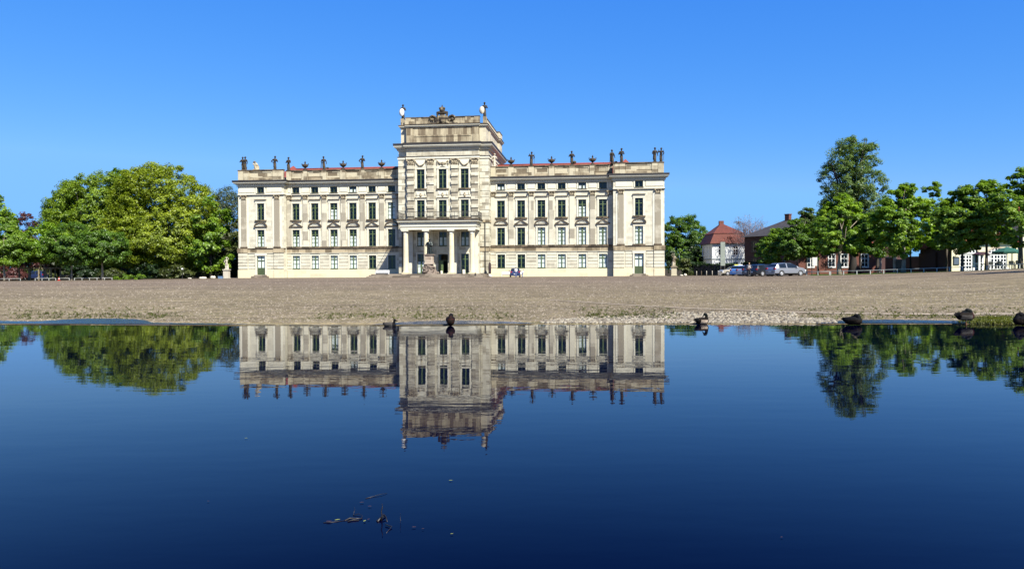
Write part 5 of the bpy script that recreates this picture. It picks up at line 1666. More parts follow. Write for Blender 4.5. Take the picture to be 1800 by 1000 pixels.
# yard wall and gate between the lodge and the cafe
x0, x1 = gx(1550, 110), gx(1622, 104)
yw = empty('brick_wall', (x0, 109, ground_z(55, 109)), math.atan2(-5.5, x1 - x0), 'red brick yard wall with a dark gate right of the lodge', 'wall')
Lw = math.hypot(x1 - x0, 5.5)
m = MB(); m.box(0, 1.3, 0, .3, -.4, 2.15); m.box(3.1, Lw, 0, .3, -.4, 2.15); m.build('masonry', M['brick'], yw)
m = MB(); m.box(-.06, 1.36, -.06, .36, 2.15, 2.28); m.box(3.04, Lw + .06, -.06, .36, 2.15, 2.28); m.box(1.3, 1.62, -.05, .35, -.4, 2.5); m.box(2.78, 3.1, -.05, .35, -.4, 2.5)
m.build('coping', M['granite_smooth'], yw)
m = MB()
for k in range(7): m.box(1.66 + k * .16, 1.78 + k * .16, .12, .18, -.1, 1.9)
m.box(1.62, 2.78, .16, .2, .3, .42); m.box(1.62, 2.78, .16, .2, 1.5, 1.62); m.build('gate', M['darkwood'], yw)
# cream cafe with arched windows
cx0 = gx(1672, 92); cz_ = 0.95
cf = empty('cafe', (cx0, 92, cz_), 0, 'cream rendered cafe with white arched windows and a red tiled roof', 'cafe')
Wc = 8.3
arcs = [(gx(1703, 92) - cx0, 2.2), (gx(1753, 92) - cx0, 2.3)]
hol = [(a - w / 2, a + w / 2, -.2, 2.15) for a, w in arcs]
m = MB()
m.box(-.0, Wc, .0, 7, -.6, -.21)
front(m, 0, Wc, -.2, 3.35, 0, [(a, b, c, d) for a, b, c, d in hol], .22)
m.quad((Wc, 0, -.2), (Wc, 7, -.2), (Wc, 7, 3.35), (Wc, 0, 3.35)); m.quad((0, 7, -.2), (0, 7, 3.35), (Wc, 7, 3.35), (Wc, 7, -.2))
m.box(-.02, .85, -.12, .02, -.6, 3.3); m.box(Wc - .9, Wc, -.12, .02, -.6, 3.3)
m.box(-.1, Wc + .1, -.2, .1, 3.3, 3.5)
m.build('wall', M['render'], cf)
m = MB()
m.add([(-.02, .1, -.6), (-.02, 7, -.6), (-.02, 7, 2.6), (-.02, .1, 3.35)], ((0, 3, 2, 1),))
m.box(-.25, -.02, 3.0, 6.9, -.6, 2.3)
m.build('side_wall', M['shadedbrick'], cf)  # shade of this left face is put into the brick colour
m = MB()
m.add([(-.4, -.5, 3.5), (Wc + .3, -.5, 3.5), (Wc + .3, 3.4, 5.6), (-.4, 3.4, 5.6), (Wc + .3, 7.3, 3.4), (-.4, 7.3, 2.7)], ((0, 1, 2, 3), (3, 2, 4, 5), (0, 3, 5), (1, 4, 2)))
m.build('roof', M['redtile'], cf)
for a, w in arcs:
    m = MB(); hw = w / 2
    # arch head filling the square opening, surround and glazing bars
    th = np.linspace(0, math.pi, 15)
    ar = [(a + (hw + .16) * math.cos(t), 2.15 + .72 * math.sin(t)) for t in th]; ai = [(a + hw * math.cos(t), 2.15 + .58 * math.sin(t)) for t in th]
    for i in range(14): m.prism([ai[i + 1], ai[i], ar[i], ar[i + 1]], -.10, .02)
    o = m.build('window', M['granite_smooth'], cf)
    m = MB()
    m.prism([(p[0], p[1]) for p in ai], -.012, .02, 0)
    m.quad((a - hw, .13, -.2), (a + hw, .13, -.2), (a + hw, .13, 2.15), (a - hw, .13, 2.15))
    m.build('pane', M['carglass'], o)
    m = MB()
    n = 6
    for k in range(n + 1):
        xx = a - hw + w * k / n; tt = .05 if k % 2 else .085
        top = 2.15 + .58 * math.sqrt(max(0, 1 - ((xx - a) / hw) ** 2))
        m.box(max(a - hw, xx - tt), min(a + hw, xx + tt), .04, .10, -.2, 2.15)
        if 0 < k < n: m.box(xx - tt, xx + tt, -.05, .012, 2.13, top)
    for q in range(6):
        zz = -.2 + q * .42; m.box(a - hw, a + hw, .035, .095, zz - .05, zz + (.28 if q == 0 else .05))
    m.box(a - hw, a + hw, -.06, .1, 2.06, 2.22); m.box(a - hw * .85, a + hw * .85, -.045, .012, 2.42, 2.5)
    m.build('frame', M['white'], o)
dx = gx(1716, 92) - cx0
m = MB(); m.box(dx - .25, dx + .32, -.25, .0, -.2, 2.05); m.build('door', simple('dark_blue_door', (.03, .03, .06), .4), cf)
m = MB(); a = gx(1679.5, 92) - cx0
m.box(a - .36, a + .36, -.20, -.12, .72, 1.62); m.prism([(a + .36 * math.cos(t), 1.62 + .1 * math.sin(t)) for t in np.linspace(0, math.pi, 9)], -.20, -.12)
o = m.build('menu_board', M['darkwood'], cf)
m = MB(); m.box(a - .28, a + .28, -.215, -.205, .8, 1.55); m.build('menu_sheet', simple('grey_blue_menu_sheet', (.10, .13, .17), .3), o)
m = MB(); m.tube([(a - .05, -.12, 2.0), (a + .1, -.4, 2.1), (a + .12, -.42, 2.25)], .03, 6); m.ball((a - .12, -.42, 2.02), .12, 0, 8, 6); m.build('wall_lamp', M['iron'], cf)
# taller cream wing at the picture edge
tx = cx0 + Wc + .02
tw = empty('cream_house', (tx, 91.4, cz_), 0, 'taller cream house at the right picture edge, joined to the cafe', 'house')
m = MB(); wall_shell(m, 9.0, 8.0, -.6, 6.0, [(.9, 2.0, .7, 2.6), (.9, 2.0, 3.6, 5.2), (4, 5.1, .7, 2.6), (4, 5.1, 3.6, 5.2)]); m.build('wall', M['render'], tw)
for x in (1.45, 4.55):
    win_unit(tw, x, 0, .7, 1.1, 1.9); win_unit(tw, x, 0, 3.6, 1.1, 1.6)
m = MB(); m.add([(-.3, -.5, 6), (9.3, -.5, 6), (9.3, 4, 8.4), (-.3, 4, 8.4), (9.3, 8.5, 6), (-.3, 8.5, 6)], ((0, 1, 2, 3), (3, 2, 4, 5), (0, 3, 5), (1, 4, 2))); m.build('roof', M['redtile'], tw)
# glazed white porch before the cafe
px = gx(1725, 86); pz = ground_z(px, 86)
po = empty('porch', (px, 86, pz), 0, 'narrow white-framed glass porch with a dark canopy before the cafe', 'porch')
m = MB()
for s in (-1, 1):
    a, b = sorted((s * .42, s * .62)); m.box(a, b, -.5, -.35, -.1, 1.75); m.box(a, b, .55, .7, -.1, 1.75); m.box(a + .05, b - .05, -.35, .55, .7, .78)
for z in (.25, .55, .85): m.box(-.42, .42, .58, .64, z, z + .05)
m.build('frame', M['white'], po)
m = MB(); m.box(-.66, .66, -.6, .75, 1.75, 1.84); m.prism([(-.66, 1.84), (.66, 1.84), (0, 2.1)], -.6, .75); m.build('canopy', simple('maroon_canopy', (.06, .02, .025), .6), po)
m = MB(); m.quad((-.42, .61, -.1), (.42, .61, -.1), (.42, .61, 1.75), (-.42, .61, 1.75)); m.build('pane', M['carglass'], po)

# ------------------------------------------------------------------ fences, boards, posts, benches
M['railpaint'] = simple('weathered_white_paint', (.42, .43, .40), .6, 0, .25, 2)
def rail_fence(label, pts, h, npost, mat='railpaint', two=False):
    P = [(gx(u, d), d) for u, d in pts]
    x0, y0 = P[0]
    o = empty('rail_fence', (x0, y0, ground_z(x0, y0)), 0, label, 'fence', 'low white rail fences round the square')
    z0 = ground_z(x0, y0)
    Q = [(x - x0, y - y0, ground_z(x, y) - z0) for x, y in P]
    m = MB(); m.tube([(q[0], q[1], q[2] + h) for q in Q], .036, 6)
    m.build('rail', M[mat], o)
    seg = [math.dist(Q[i][:2], Q[i + 1][:2]) for i in range(len(Q) - 1)]; T = sum(seg)
    pm_ = None
    for k in range(npost):
        t = T * k / (npost - 1); i = 0
        while i < len(seg) - 1 and t > seg[i]: t -= seg[i]; i += 1
        f = t / seg[i]; q = [Q[i][j] + (Q[i + 1][j] - Q[i][j]) * f for j in range(3)]
        if pm_ is None:
            mm = MB(); mm.box(-.04, .04, -.04, .04, -.1, h + .02); pm_ = mm.mesh('post', M[mat])
        put('post', pm_, o, q)
    return o
rail_fence('low white rail fence left of the pergola, beside the leftmost tree', [(-20, 121), (8, 121), (36, 121.5)], .38, 4)
rail_fence('low white rail fence right in front of the timber pergola', [(62, 121.5), (98, 122)], .38, 4)
rail_fence('short low white rail fence in front of the park bench', [(105, 122), (122, 122)], .38, 2)
rail_fence('low white rail fence ending at the low green bushes', [(131, 122), (165, 122.5), (197, 123)], .38, 6)
rail_fence('long white rail fence under the chestnuts, running to the cafe', [(1460, 85.5), (1530, 83.5), (1600, 81), (1650, 78.5), (1715, 75)], .42, 12)
rail_fence('white rail fence in front of the cafe terrace at the right edge', [(1735, 74), (1800, 69.5), (1850, 66)], .42, 5)
rail_fence('short white rail beside the silver car and the notice board', [(1418, 89), (1458, 87)], .42, 3)
# pergola
p0 = gx(34, 126)
pg = empty('pergola', (p0, 126, ground_z(p0, 126)), 0, 'small weathered timber pergola on the left edge of the square', 'pergola')
m0 = MB(); m0.box(-.09, .09, -.09, .09, -.1, 1.95); pm_ = m0.mesh('post', simple('weathered_timber', (.22, .18, .11), .9))
for u in (34, 53, 68.5, 81, 90):
    put('post', pm_, pg, (gx(u, 126) - p0, 0, 0)); put('post', pm_, pg, (gx(u, 126) - p0 + .1, 2.4, 0))
m = MB()
for y in (0, 2.4): m.box(-.3, gx(90, 126) - p0 + .4, y - .07, y + .07, 1.95, 2.1)
m.build('beam', pm_.materials[0], pg)
m = MB()
for k in range(12): m.box(k * .46 - .04, k * .46 + .04, -.4, 2.8, 2.1, 2.2)
m.build('rafters', pm_.materials[0], pg)
# park bench, cone
bx = gx(112.5, 122.8)
bn = empty('park_bench', (bx, 123, ground_z(bx, 123)), 0, 'dark wooden park bench between two young trees', 'bench')
m = MB(); [m.box(-.9, .9, -.25 + k * .13, -.15 + k * .13, .42, .46) for k in range(4)]; m.build('seat', M['bark'], bn)
m = MB(); [m.box(-.9, .9, .26 + k * .02, .30 + k * .02, .55 + k * .14, .66 + k * .14) for k in range(3)]; m.build('backrest', M['bark'], bn)
for s in (-.75, .75):
    m = MB(); m.box(s - .04, s + .04, -.25, -.17, 0, .42); m.box(s - .04, s + .04, .22, .3, 0, .95); m.build('leg', M['iron'], bn)
cn = empty('traffic_cone', (gx(103.7, 120), 120, ground_z(gx(103.7, 120), 120)), 0, 'small red traffic cone beside the park bench', 'traffic cone')
m = MB(); m.box(-.2, .2, -.2, .2, 0, .05); m.build('base', simple('red_plastic', (.5, .03, .02), .5), cn)
m = MB(); m.lathe([(.16, .05), (.10, .25), (.075, .36), (.03, .55)], 14); m.build('body', bpy.data.materials['red_plastic'], cn)
m = MB(); m.lathe([(.104, .25), (.079, .36)], 14); m.build('stripe', M['white'], cn)
# globe lamp
lx = gx(320.5, 132)
lp = empty('lamp_post', (lx, 132, ground_z(lx, 132)), 0, 'short dark lamp post with a white globe under the great chestnut', 'lamp')
m = MB(); m.lathe([(.09, 0), (.06, .1), (.035, .2), (.03, 1.55), (.06, 1.58)], 10); m.build('post', M['iron'], lp)
m = MB(); m.ball((0, 0, 1.74), .17, 0, 14, 10); m.build('globe', M['white'], lp)
# boulders
def boulder(u, d, w, h, label, seed, mat='statue_pale'):
    g = random.Random(seed); m = MB()
    for i in range(5): m.ball((g.uniform(-.25, .25) * w, g.uniform(-.15, .15) * w, h * g.uniform(.25, .45)), (w * g.uniform(.25, .38), w * .3, h * g.uniform(.4, .55)), 0, 8, 6)
    x = gx(u, d); me = voxel_mesh('boulder', m, M[mat], .05, 2)
    tag(put('boulder', me, None, (x, d, ground_z(x, d) - .04)), label, 'boulder', 'boulders along the edge of the square')
boulder(334, 129, .75, .32, 'flat pale boulder right of the globe lamp', 1)
boulder(356.5, 130, 1.15, .5, 'biggest pale boulder, midway between globe lamp and white statue', 2)
boulder(374.5, 131, .85, .62, 'roundish pale boulder left of the white statue', 3)
boulder(1204.5, 124, .55, .48, 'white rounded boulder right of the shade-toned garden statue', 4)
boulder(1197, 126, .7, .3, 'low flat boulder at the foot of the shade-toned garden statue', 5)
boulder(1268.5, 117, 1.0, .42, 'long pale boulder at the foot of the grey sign slab', 6)
x = gx(388, 133); m = MB(); m.box(-.38, .38, -.25, .25, 0, .38); m.box(-.42, .42, -.29, .29, .38, .44)
tag(m.build('crate', simple('faded_blue_paint', (.12, .2, .32), .6), None, (x, 133, ground_z(x, 133))), 'faded blue grit box between a boulder and the white statue', 'box')
# bollards
def bollard(u, d, h, r, label, mat):
    x = gx(u, d); m = MB(); m.lathe([(r, -.1), (r, h * .92), (r * .8, h * .97), (r * .3, h)], 10)
    m.lathe([(r * 1.15, h * .74), (r * 1.15, h * .8)], 10)
    tag(m.build('bollard', M[mat], None, (x, d, ground_z(x, d))), label, 'bollard', 'bollards on the square')
for i, (u, lab, mt) in enumerate(((1224.5, 'leftmost thin pale bollard before the dark hedge', 'statue_pale'), (1233, 'dark bollard second from left before the dark hedge', 'ledge'), (1242, 'pale bollard in the middle of the row before the hedge', 'statue_pale'), (1252, 'pale bollard second from right before the hedge', 'statue_pale'), (1262.5, 'rightmost pale bollard, beside the grey sign slab', 'statue_pale'))):
    bollard(u, 118, .78, .06, lab, mt)
bollard(835.5, 129.5, .75, .11, 'black bollard at the right end of the portico steps', 'lead')
bollard(838.6, 129.8, .55, .07, 'short pale post beside the black bollard at the steps', 'statue_pale')
# grey sign slab on two legs
x = gx(1270.5, 118); sg = empty('sign_slab', (x, 118, ground_z(x, 118)), 0, 'tall blank grey-green sign slab on two legs before the white house', 'sign')
m = MB(); m.box(-.36, .36, -.07, .07, 1.55, 5.25); m.build('panel', simple('grey_green_sheet', (.22, .25, .21), .6), sg)
for s in (-.3, .3): m = MB(); m.box(s - .05, s + .05, -.05, .05, -.1, 1.55); m.build('leg', M['iron'], sg)
x = gx(1298, 121); sb = empty('sign_board', (x, 121, ground_z(x, 121)), 0, 'low yellow and white sign board behind the parked blue car', 'sign')
m = MB(); m.box(-.62, -.02, -.03, .03, 1.1, 1.75); m.build('panel', simple('yellow_sheet', (.68, .66, .12), .6), sb)
m = MB(); m.box(.02, .66, -.03, .03, 1.15, 1.75); m.build('panel', M['white'], sb)
for s in (-.55, .55): m = MB(); m.box(s - .03, s + .03, .03, .09, -.1, 1.7); m.build('leg', M['iron'], sb)
x = gx(1432, 94); nb_ = empty('notice_board', (x, 94, ground_z(x, 94)), 0, 'white notice board on two posts in front of the brick lodge', 'notice board')
m = MB(); m.box(-.30, .30, -.04, .04, 1.15, 2.2); m.build('panel', simple('off_white_board', (.62, .63, .56), .6), nb_)
for s in (-.34, .34): m = MB(); m.box(s - .035, s + .035, -.05, .05, -.1, 2.28); m.build('leg', M['iron'], nb_)
# white benches by the palace
def white_bench(px_, py_, pz_, L, label):
    wx, wy, wz = pw(px_, py_, pz_)
    o = empty('white_bench', (wx, wy, wz), -TH, label, 'bench', 'long white benches in front of the palace')
    m = MB(); m.box(-L / 2, L / 2, -.3, .15, .40, .46); m.build('seat', M['white'], o)
    m = MB(); [m.box(-L / 2, L / 2, .15, .20, .30 + k * .145, .435 + k * .145) for k in range(4)]; m.build('backrest', M['white'], o)
    for s in (-1, 1):
        m = MB(); a, b = sorted((s * L / 2, s * (L / 2 - .1))); m.box(a, b, -.28, .2, -.02, .40); m.build('leg', M['white'], o)
white_bench(-10.1, -6.2, .42, 2.5, 'long white bench on the left end of the portico steps')
white_bench(12.6, .2, .05, 3.9, 'long white bench against the palace wall behind the blue car')
# closed parasol, folding boards
wx, wy, wz = pw(8.75, -2.2, .05); pr = empty('closed_parasol', (wx, wy, wz), -TH, 'tall closed dark parasol on a pale foot right of the portico', 'parasol')
m = MB(); m.lathe([(.32, 0), (.32, .12), (.2, .2), (.1, .5)], 14); m.build('base', M['white'], pr)
m = MB(); m.lathe([(.03, .2), (.03, 2.7)], 8); m.build('pole', M['iron'], pr)
m = MB(); m.lathe([(.20, .55), (.25, .8), (.27, 1.6), (.24, 2.25), (.17, 2.5), (.03, 2.68)], 12); m.build('canopy', simple('dark_maroon_cloth', (.035, .02, .022), .9), pr)
def aboard(px_, py_, label, s=1.0):
    wx, wy, wz = pw(px_, py_, .6)
    o = empty('sandwich_board', (wx, wy, wz), -TH + .4, label, 'sign', 'sandwich boards on the portico terrace')
    for k, mt in ((-1, 'statue_pale'), (1, 'darkwood')):
        m = MB(); m.box(-.3 * s, .3 * s, -.02, .02, 0, .95 * s); p = m.build('panel', M[mt], o); p.location = (0, k * .22 * s, 0); p.rotation_euler = (R(13) * k, 0, 0)
aboard(4.9, -7.4, 'pale and dark folding board by the right portico column', .8)
aboard(.85, -7.0, 'small folding board at the right foot of the rocky monument', .6)
# green parasol and terrace furniture
x = gx(1770, 82); z = ground_z(x, 82)
gp_ = empty('green_parasol', (x, 82, z), 0, 'big open dark green parasol in front of the cafe', 'parasol')
m = MB(); m.lathe([(.03, 0), (.03, 2.45)], 8); m.lathe([(.35, 0), (.35, .1), (.05, .16)], 12); m.build('pole', M['white'], gp_)
m = MB(); m.lathe([(1.45, 1.72), (1.46, 1.9), (.75, 2.22), (.04, 2.42)], 8, 0, (0, 0), False); m.build('canopy', simple('dark_green_cloth', (.008, .085, .055), .8), gp_)
def chair(u, d, rz, label):
    x = gx(u, d)
    o = empty('cafe_chair', (x, d, ground_z(x, d)), rz, label, 'chair', 'dark chairs on the cafe terrace')
    m = MB(); m.box(-.23, .23, -.23, .23, .43, .47); m.build('seat', M['darkwood'], o)
    m = MB(); m.box(-.23, .23, .2, .24, .52, .88); m.build('backrest', M['darkwood'], o)
    for a in (-.2, .2):
        for b in (-.2, .2): m = MB(); m.box(a - .02, a + .02, b - .02, b + .02, 0, .43); m.build('leg', M['iron'], o)
for i, (u, d, rz, lab) in enumerate(((1744, 80, 0, 'dark cafe chair nearest the porch'), (1754, 82, 3.0, 'dark cafe chair left of the parasol pole'), (1762, 79.5, .3, 'dark cafe chair just left under the parasol middle'), (1778, 80, -.4, 'dark cafe chair right of the parasol pole'), (1789, 79, 2.7, 'dark cafe chair beside the rightmost chestnut trunk'))):
    chair(u, d, rz, lab)
def table(u, d, label):
    x = gx(u, d); o = empty('cafe_table', (x, d, ground_z(x, d)), 0, label, 'table', 'tables on the cafe terrace')
    m = MB(); m.lathe([(.45, .71), (.45, .745)], 18); m.build('tabletop', M['darkwood'], o)
    m = MB(); m.lathe([(.25, 0), (.24, .03), (.04, .06), (.04, .71)], 12); m.build('pedestal', M['iron'], o)
table(1749, 81, 'round dark cafe table left of the green parasol'); table(1783, 80.5, 'round dark cafe table right of the green parasol')

# ------------------------------------------------------------------ cars
def paint(name, c, metal=.3):
    m, nt, p = new_mat(name)
    p.inputs['Base Color'].default_value = rgb(c); p.inputs['Metallic'].default_value = metal; p.inputs['Roughness'].default_value = .28
    p.inputs['Coat Weight'].default_value = .6
    return m
M['tail'] = simple('red_lamp_glass', (.35, .01, .015), .15); M['headlamp'] = simple('clear_lamp_glass', (.75, .78, .8), .1)
M['rim'] = simple('silver_wheel', (.62, .63, .65), .3, .6, .05); M['plate'] = simple('number_plate', (.8, .8, .76), .5, 0, .03)
M['trimblack'] = simple('black_plastic', (.015, .015, .016), .6)
BODY = {  # fraction of length, top line / H, side-glass to next, top-glass to next
    'hatch': [(-.5, .46, 0, 0), (-.485, .60, 0, 0), (-.465, .68, 0, 1), (-.40, .93, 0, 0), (-.36, .965, 1, 0), (-.15, .995, 1, 0), (-.14, .995, 0, 0), (-.11, 1.0, 1, 0), (.08, .985, 1, 1), (.20, .83, 0, 1), (.27, .71, 0, 0), (.40, .63, 0, 0), (.47, .55, 0, 0), (.5, .40, 0, 0)],
    'estate': [(-.5, .44, 0, 0), (-.49, .60, 0, 0), (-.475, .66, 0, 1), (-.42, .94, 0, 0), (-.39, .965, 1, 0), (-.20, .99, 1, 0), (-.18, .99, 0, 0), (-.15, .995, 1, 0), (.04, .985, 1, 1), (.14, .83, 0, 1), (.21, .70, 0, 0), (.38, .63, 0, 0), (.47, .55, 0, 0), (.5, .38, 0, 0)],
    'saloon': [(-.5, .44, 0, 0), (-.49, .64, 0, 0), (-.34, .68, 0, 1), (-.22, .93, 0, 0), (-.19, .96, 1, 0), (-.07, .995, 1, 0), (-.06, .995, 0, 0), (-.03, 1.0, 1, 0), (.08, .98, 1, 1), (.18, .80, 0, 1), (.24, .68, 0, 0), (.40, .62, 0, 0), (.48, .54, 0, 0), (.5, .38, 0, 0)],
}
def car(label, x, y, heading, kind, L, W, H, mat, group='cars parked beside the square'):
    o = empty('parked_car', (x, y, ground_z(x, y)), heading, label, 'car', group)
    w = W / 2; zb = .2; belt = .62 * H
    b = MB(); g = MB()
    rows = []
    for xf, tf, sg_, tg in BODY[kind]:
        zt = tf * H; X = xf * L
        bl = min(belt, zt - .02)
        end = 1.0 - .10 * max(0, (abs(xf) - .40) / .10)
        wr = w * (.93 - .20 * max(0, (zt - bl)) / (H - belt)) * end
        ww = w * end
        rows.append([(X, .90 * ww, zb), (X, ww, zb + .16), (X, ww * 1.0, bl * .74), (X, .965 * ww, bl), (X, wr, max(bl + .005, zt - .05 * (zt > bl + .1))), (X, .6 * wr, zt), (X, 0, zt + .012)])
    S = BODY[kind]
    for sgn in (1, -1):
        for i in range(len(rows) - 1):
            for j in range(6):
                q = [rows[i][j], rows[i + 1][j], rows[i + 1][j + 1], rows[i][j + 1]]
                q = [(p[0], p[1] * sgn, p[2]) for p in q]
                if sgn < 0: q.reverse()
                isg = (j == 3 and S[i][2]) or (j >= 4 and S[i][3])
                if j == 0: b.add(q, ((0, 1, 2, 3),), 1)
                elif isg: g.add(q, ((0, 1, 2, 3),), 0, True)
                else: b.add(q, ((0, 1, 2, 3),), 0, True)
        for r_, rev in ((rows[0], sgn > 0), (rows[-1], sgn < 0)):
            q = [(p[0], p[1] * sgn, p[2]) for p in r_] + [(r_[0][0], 0, zb)]
            if not rev: q.reverse()
            b.add(q, (tuple(range(len(q))),), 0)
    b.box(-L / 2 - .05, -L / 2 + .2, -w * .82, w * .82, .26, .46, 0); b.box(L / 2 - .2, L / 2 + .05, -w * .80, w * .80, .24, .44, 0)
    for sgn in (1, -1):
        for X in (-.30 * L, .31 * L):
            n = 18
            pts = [(X + .385 * math.cos(t), .30 + .385 * math.sin(t)) for t in np.linspace(-.25, math.pi + .25, n)]
            yy = sgn * (w + .004)
            b.add([(p[0], yy, p[1]) for p in pts], (tuple(range(n)) if sgn < 0 else tuple(range(n - 1, -1, -1)),), 1)
        a_, c_ = sorted((sgn * (w + .003), sgn * (w + .018))); b.box(-.2 * L, .22 * L, a_, c_, .30, .36, 1)
    b.build('body', [mat, M['trimblack']], o)
    g.build('window', M['carglass'], o)
    tw = MB(); tw.tube([(0, -.10, 0), (0, -.085, 0), (0, .085, 0), (0, .10, 0)], [.27, .31, .31, .27], 24)
    tm = tw.mesh('wheel', M['asphalt'])
    rm_ = MB(); rm_.tube([(0, -.106, 0), (0, -.095, 0)], [.19, .21], 20)
    for k in range(5):
        a = k * 2 * math.pi / 5
        rm_.cbox((.12 * math.sin(a), -.11, .12 * math.cos(a)), (.05, .02, .16), 0, 0, a)
    rme = rm_.mesh('rim', M['rim'])
    for sgn in (1, -1):
        for X in (-.30 * L, .31 * L):
            q = put('wheel', tm, o, (X, sgn * (w - .085), .31), math.pi if sgn > 0 else 0)
            put('rim', rme, q)
        m = MB(); a_, c_ = sorted((sgn * w * .60, sgn * w * .93)); m.box(-L / 2 - .03, -L / 2 + .10, a_, c_, .60 * H - .12, .60 * H + .06); m.build('tail_lamp', M['tail'], o)
        m = MB(); m.box(L / 2 - .16, L / 2 - .01, a_, c_, .43 * H - .07, .43 * H + .09); m.build('headlamp', M['headlamp'], o)
        m = MB(); m.ball((.17 * L, sgn * (w + .09), belt + .08), (.06, .11, .08), 0, 8, 6); m.build('mirror', mat, o)
    m = MB(); m.box(-L / 2 - .065, -L / 2 - .05, -.26, .26, .48, .59); m.build('number_plate', M['plate'], o)
    m = MB(); m.box(L / 2 + .05, L / 2 + .062, -.26, .26, .30, .41); m.build('number_plate', M['plate'], o)
    return o
H0 = R(22)
PA = {k: paint(k + '_car_paint', c, mt) for k, c, mt in (('silver', (.27, .28, .31), .5), ('black', (.012, .014, .02), .2), ('grey', (.06, .07, .09), .3), ('white_silver', (.34, .36, .40), .4), ('blue', (.12, .28, .55), .2), ('beige', (.42, .38, .30), .4), ('navy', (.018, .03, .085), .2))}
car('silver compact people carrier, nearest of the parked row', gx(1383, 85.5), 85.8, R(20), 'hatch', 4.3, 1.78, 1.5, PA['silver'])
car('black estate car parked next to the silver people carrier', gx(1345, 92), 92, R(28), 'estate', 4.5, 1.78, 1.48, PA['black'])
car('dark grey estate car parked between the black car and the standing person', gx(1334, 98), 98, R(30), 'estate', 4.5, 1.76, 1.5, PA['grey'])
car('pale silver hatchback parked behind the standing person', gx(1318, 104), 104, R(34), 'hatch', 3.9, 1.7, 1.45, PA['white_silver'])
car('light blue hatchback parked left of the standing person', gx(1305, 110), 110, R(36), 'hatch', 3.8, 1.68, 1.5, PA['blue'])
car('beige saloon car, leftmost of the parked row, nose to the left', gx(1289, 114), 114, R(190), 'saloon', 4.2, 1.68, 1.38, PA['beige'])
car('blue car parked with its back to the square, in front of the palace', gx(905.5, 128.5), 128.5, R(91), 'hatch', 4.0, 1.78, 1.52, PA['navy'], 'cars in front of the palace')
car('blue car with shade painted into its colour, parked behind the pergola', gx(62, 141), 141, R(172), 'estate', 4.4, 1.8, 1.7, PA['navy'], 'cars under the left trees')  # navy paint carries the tree shade on a blue car

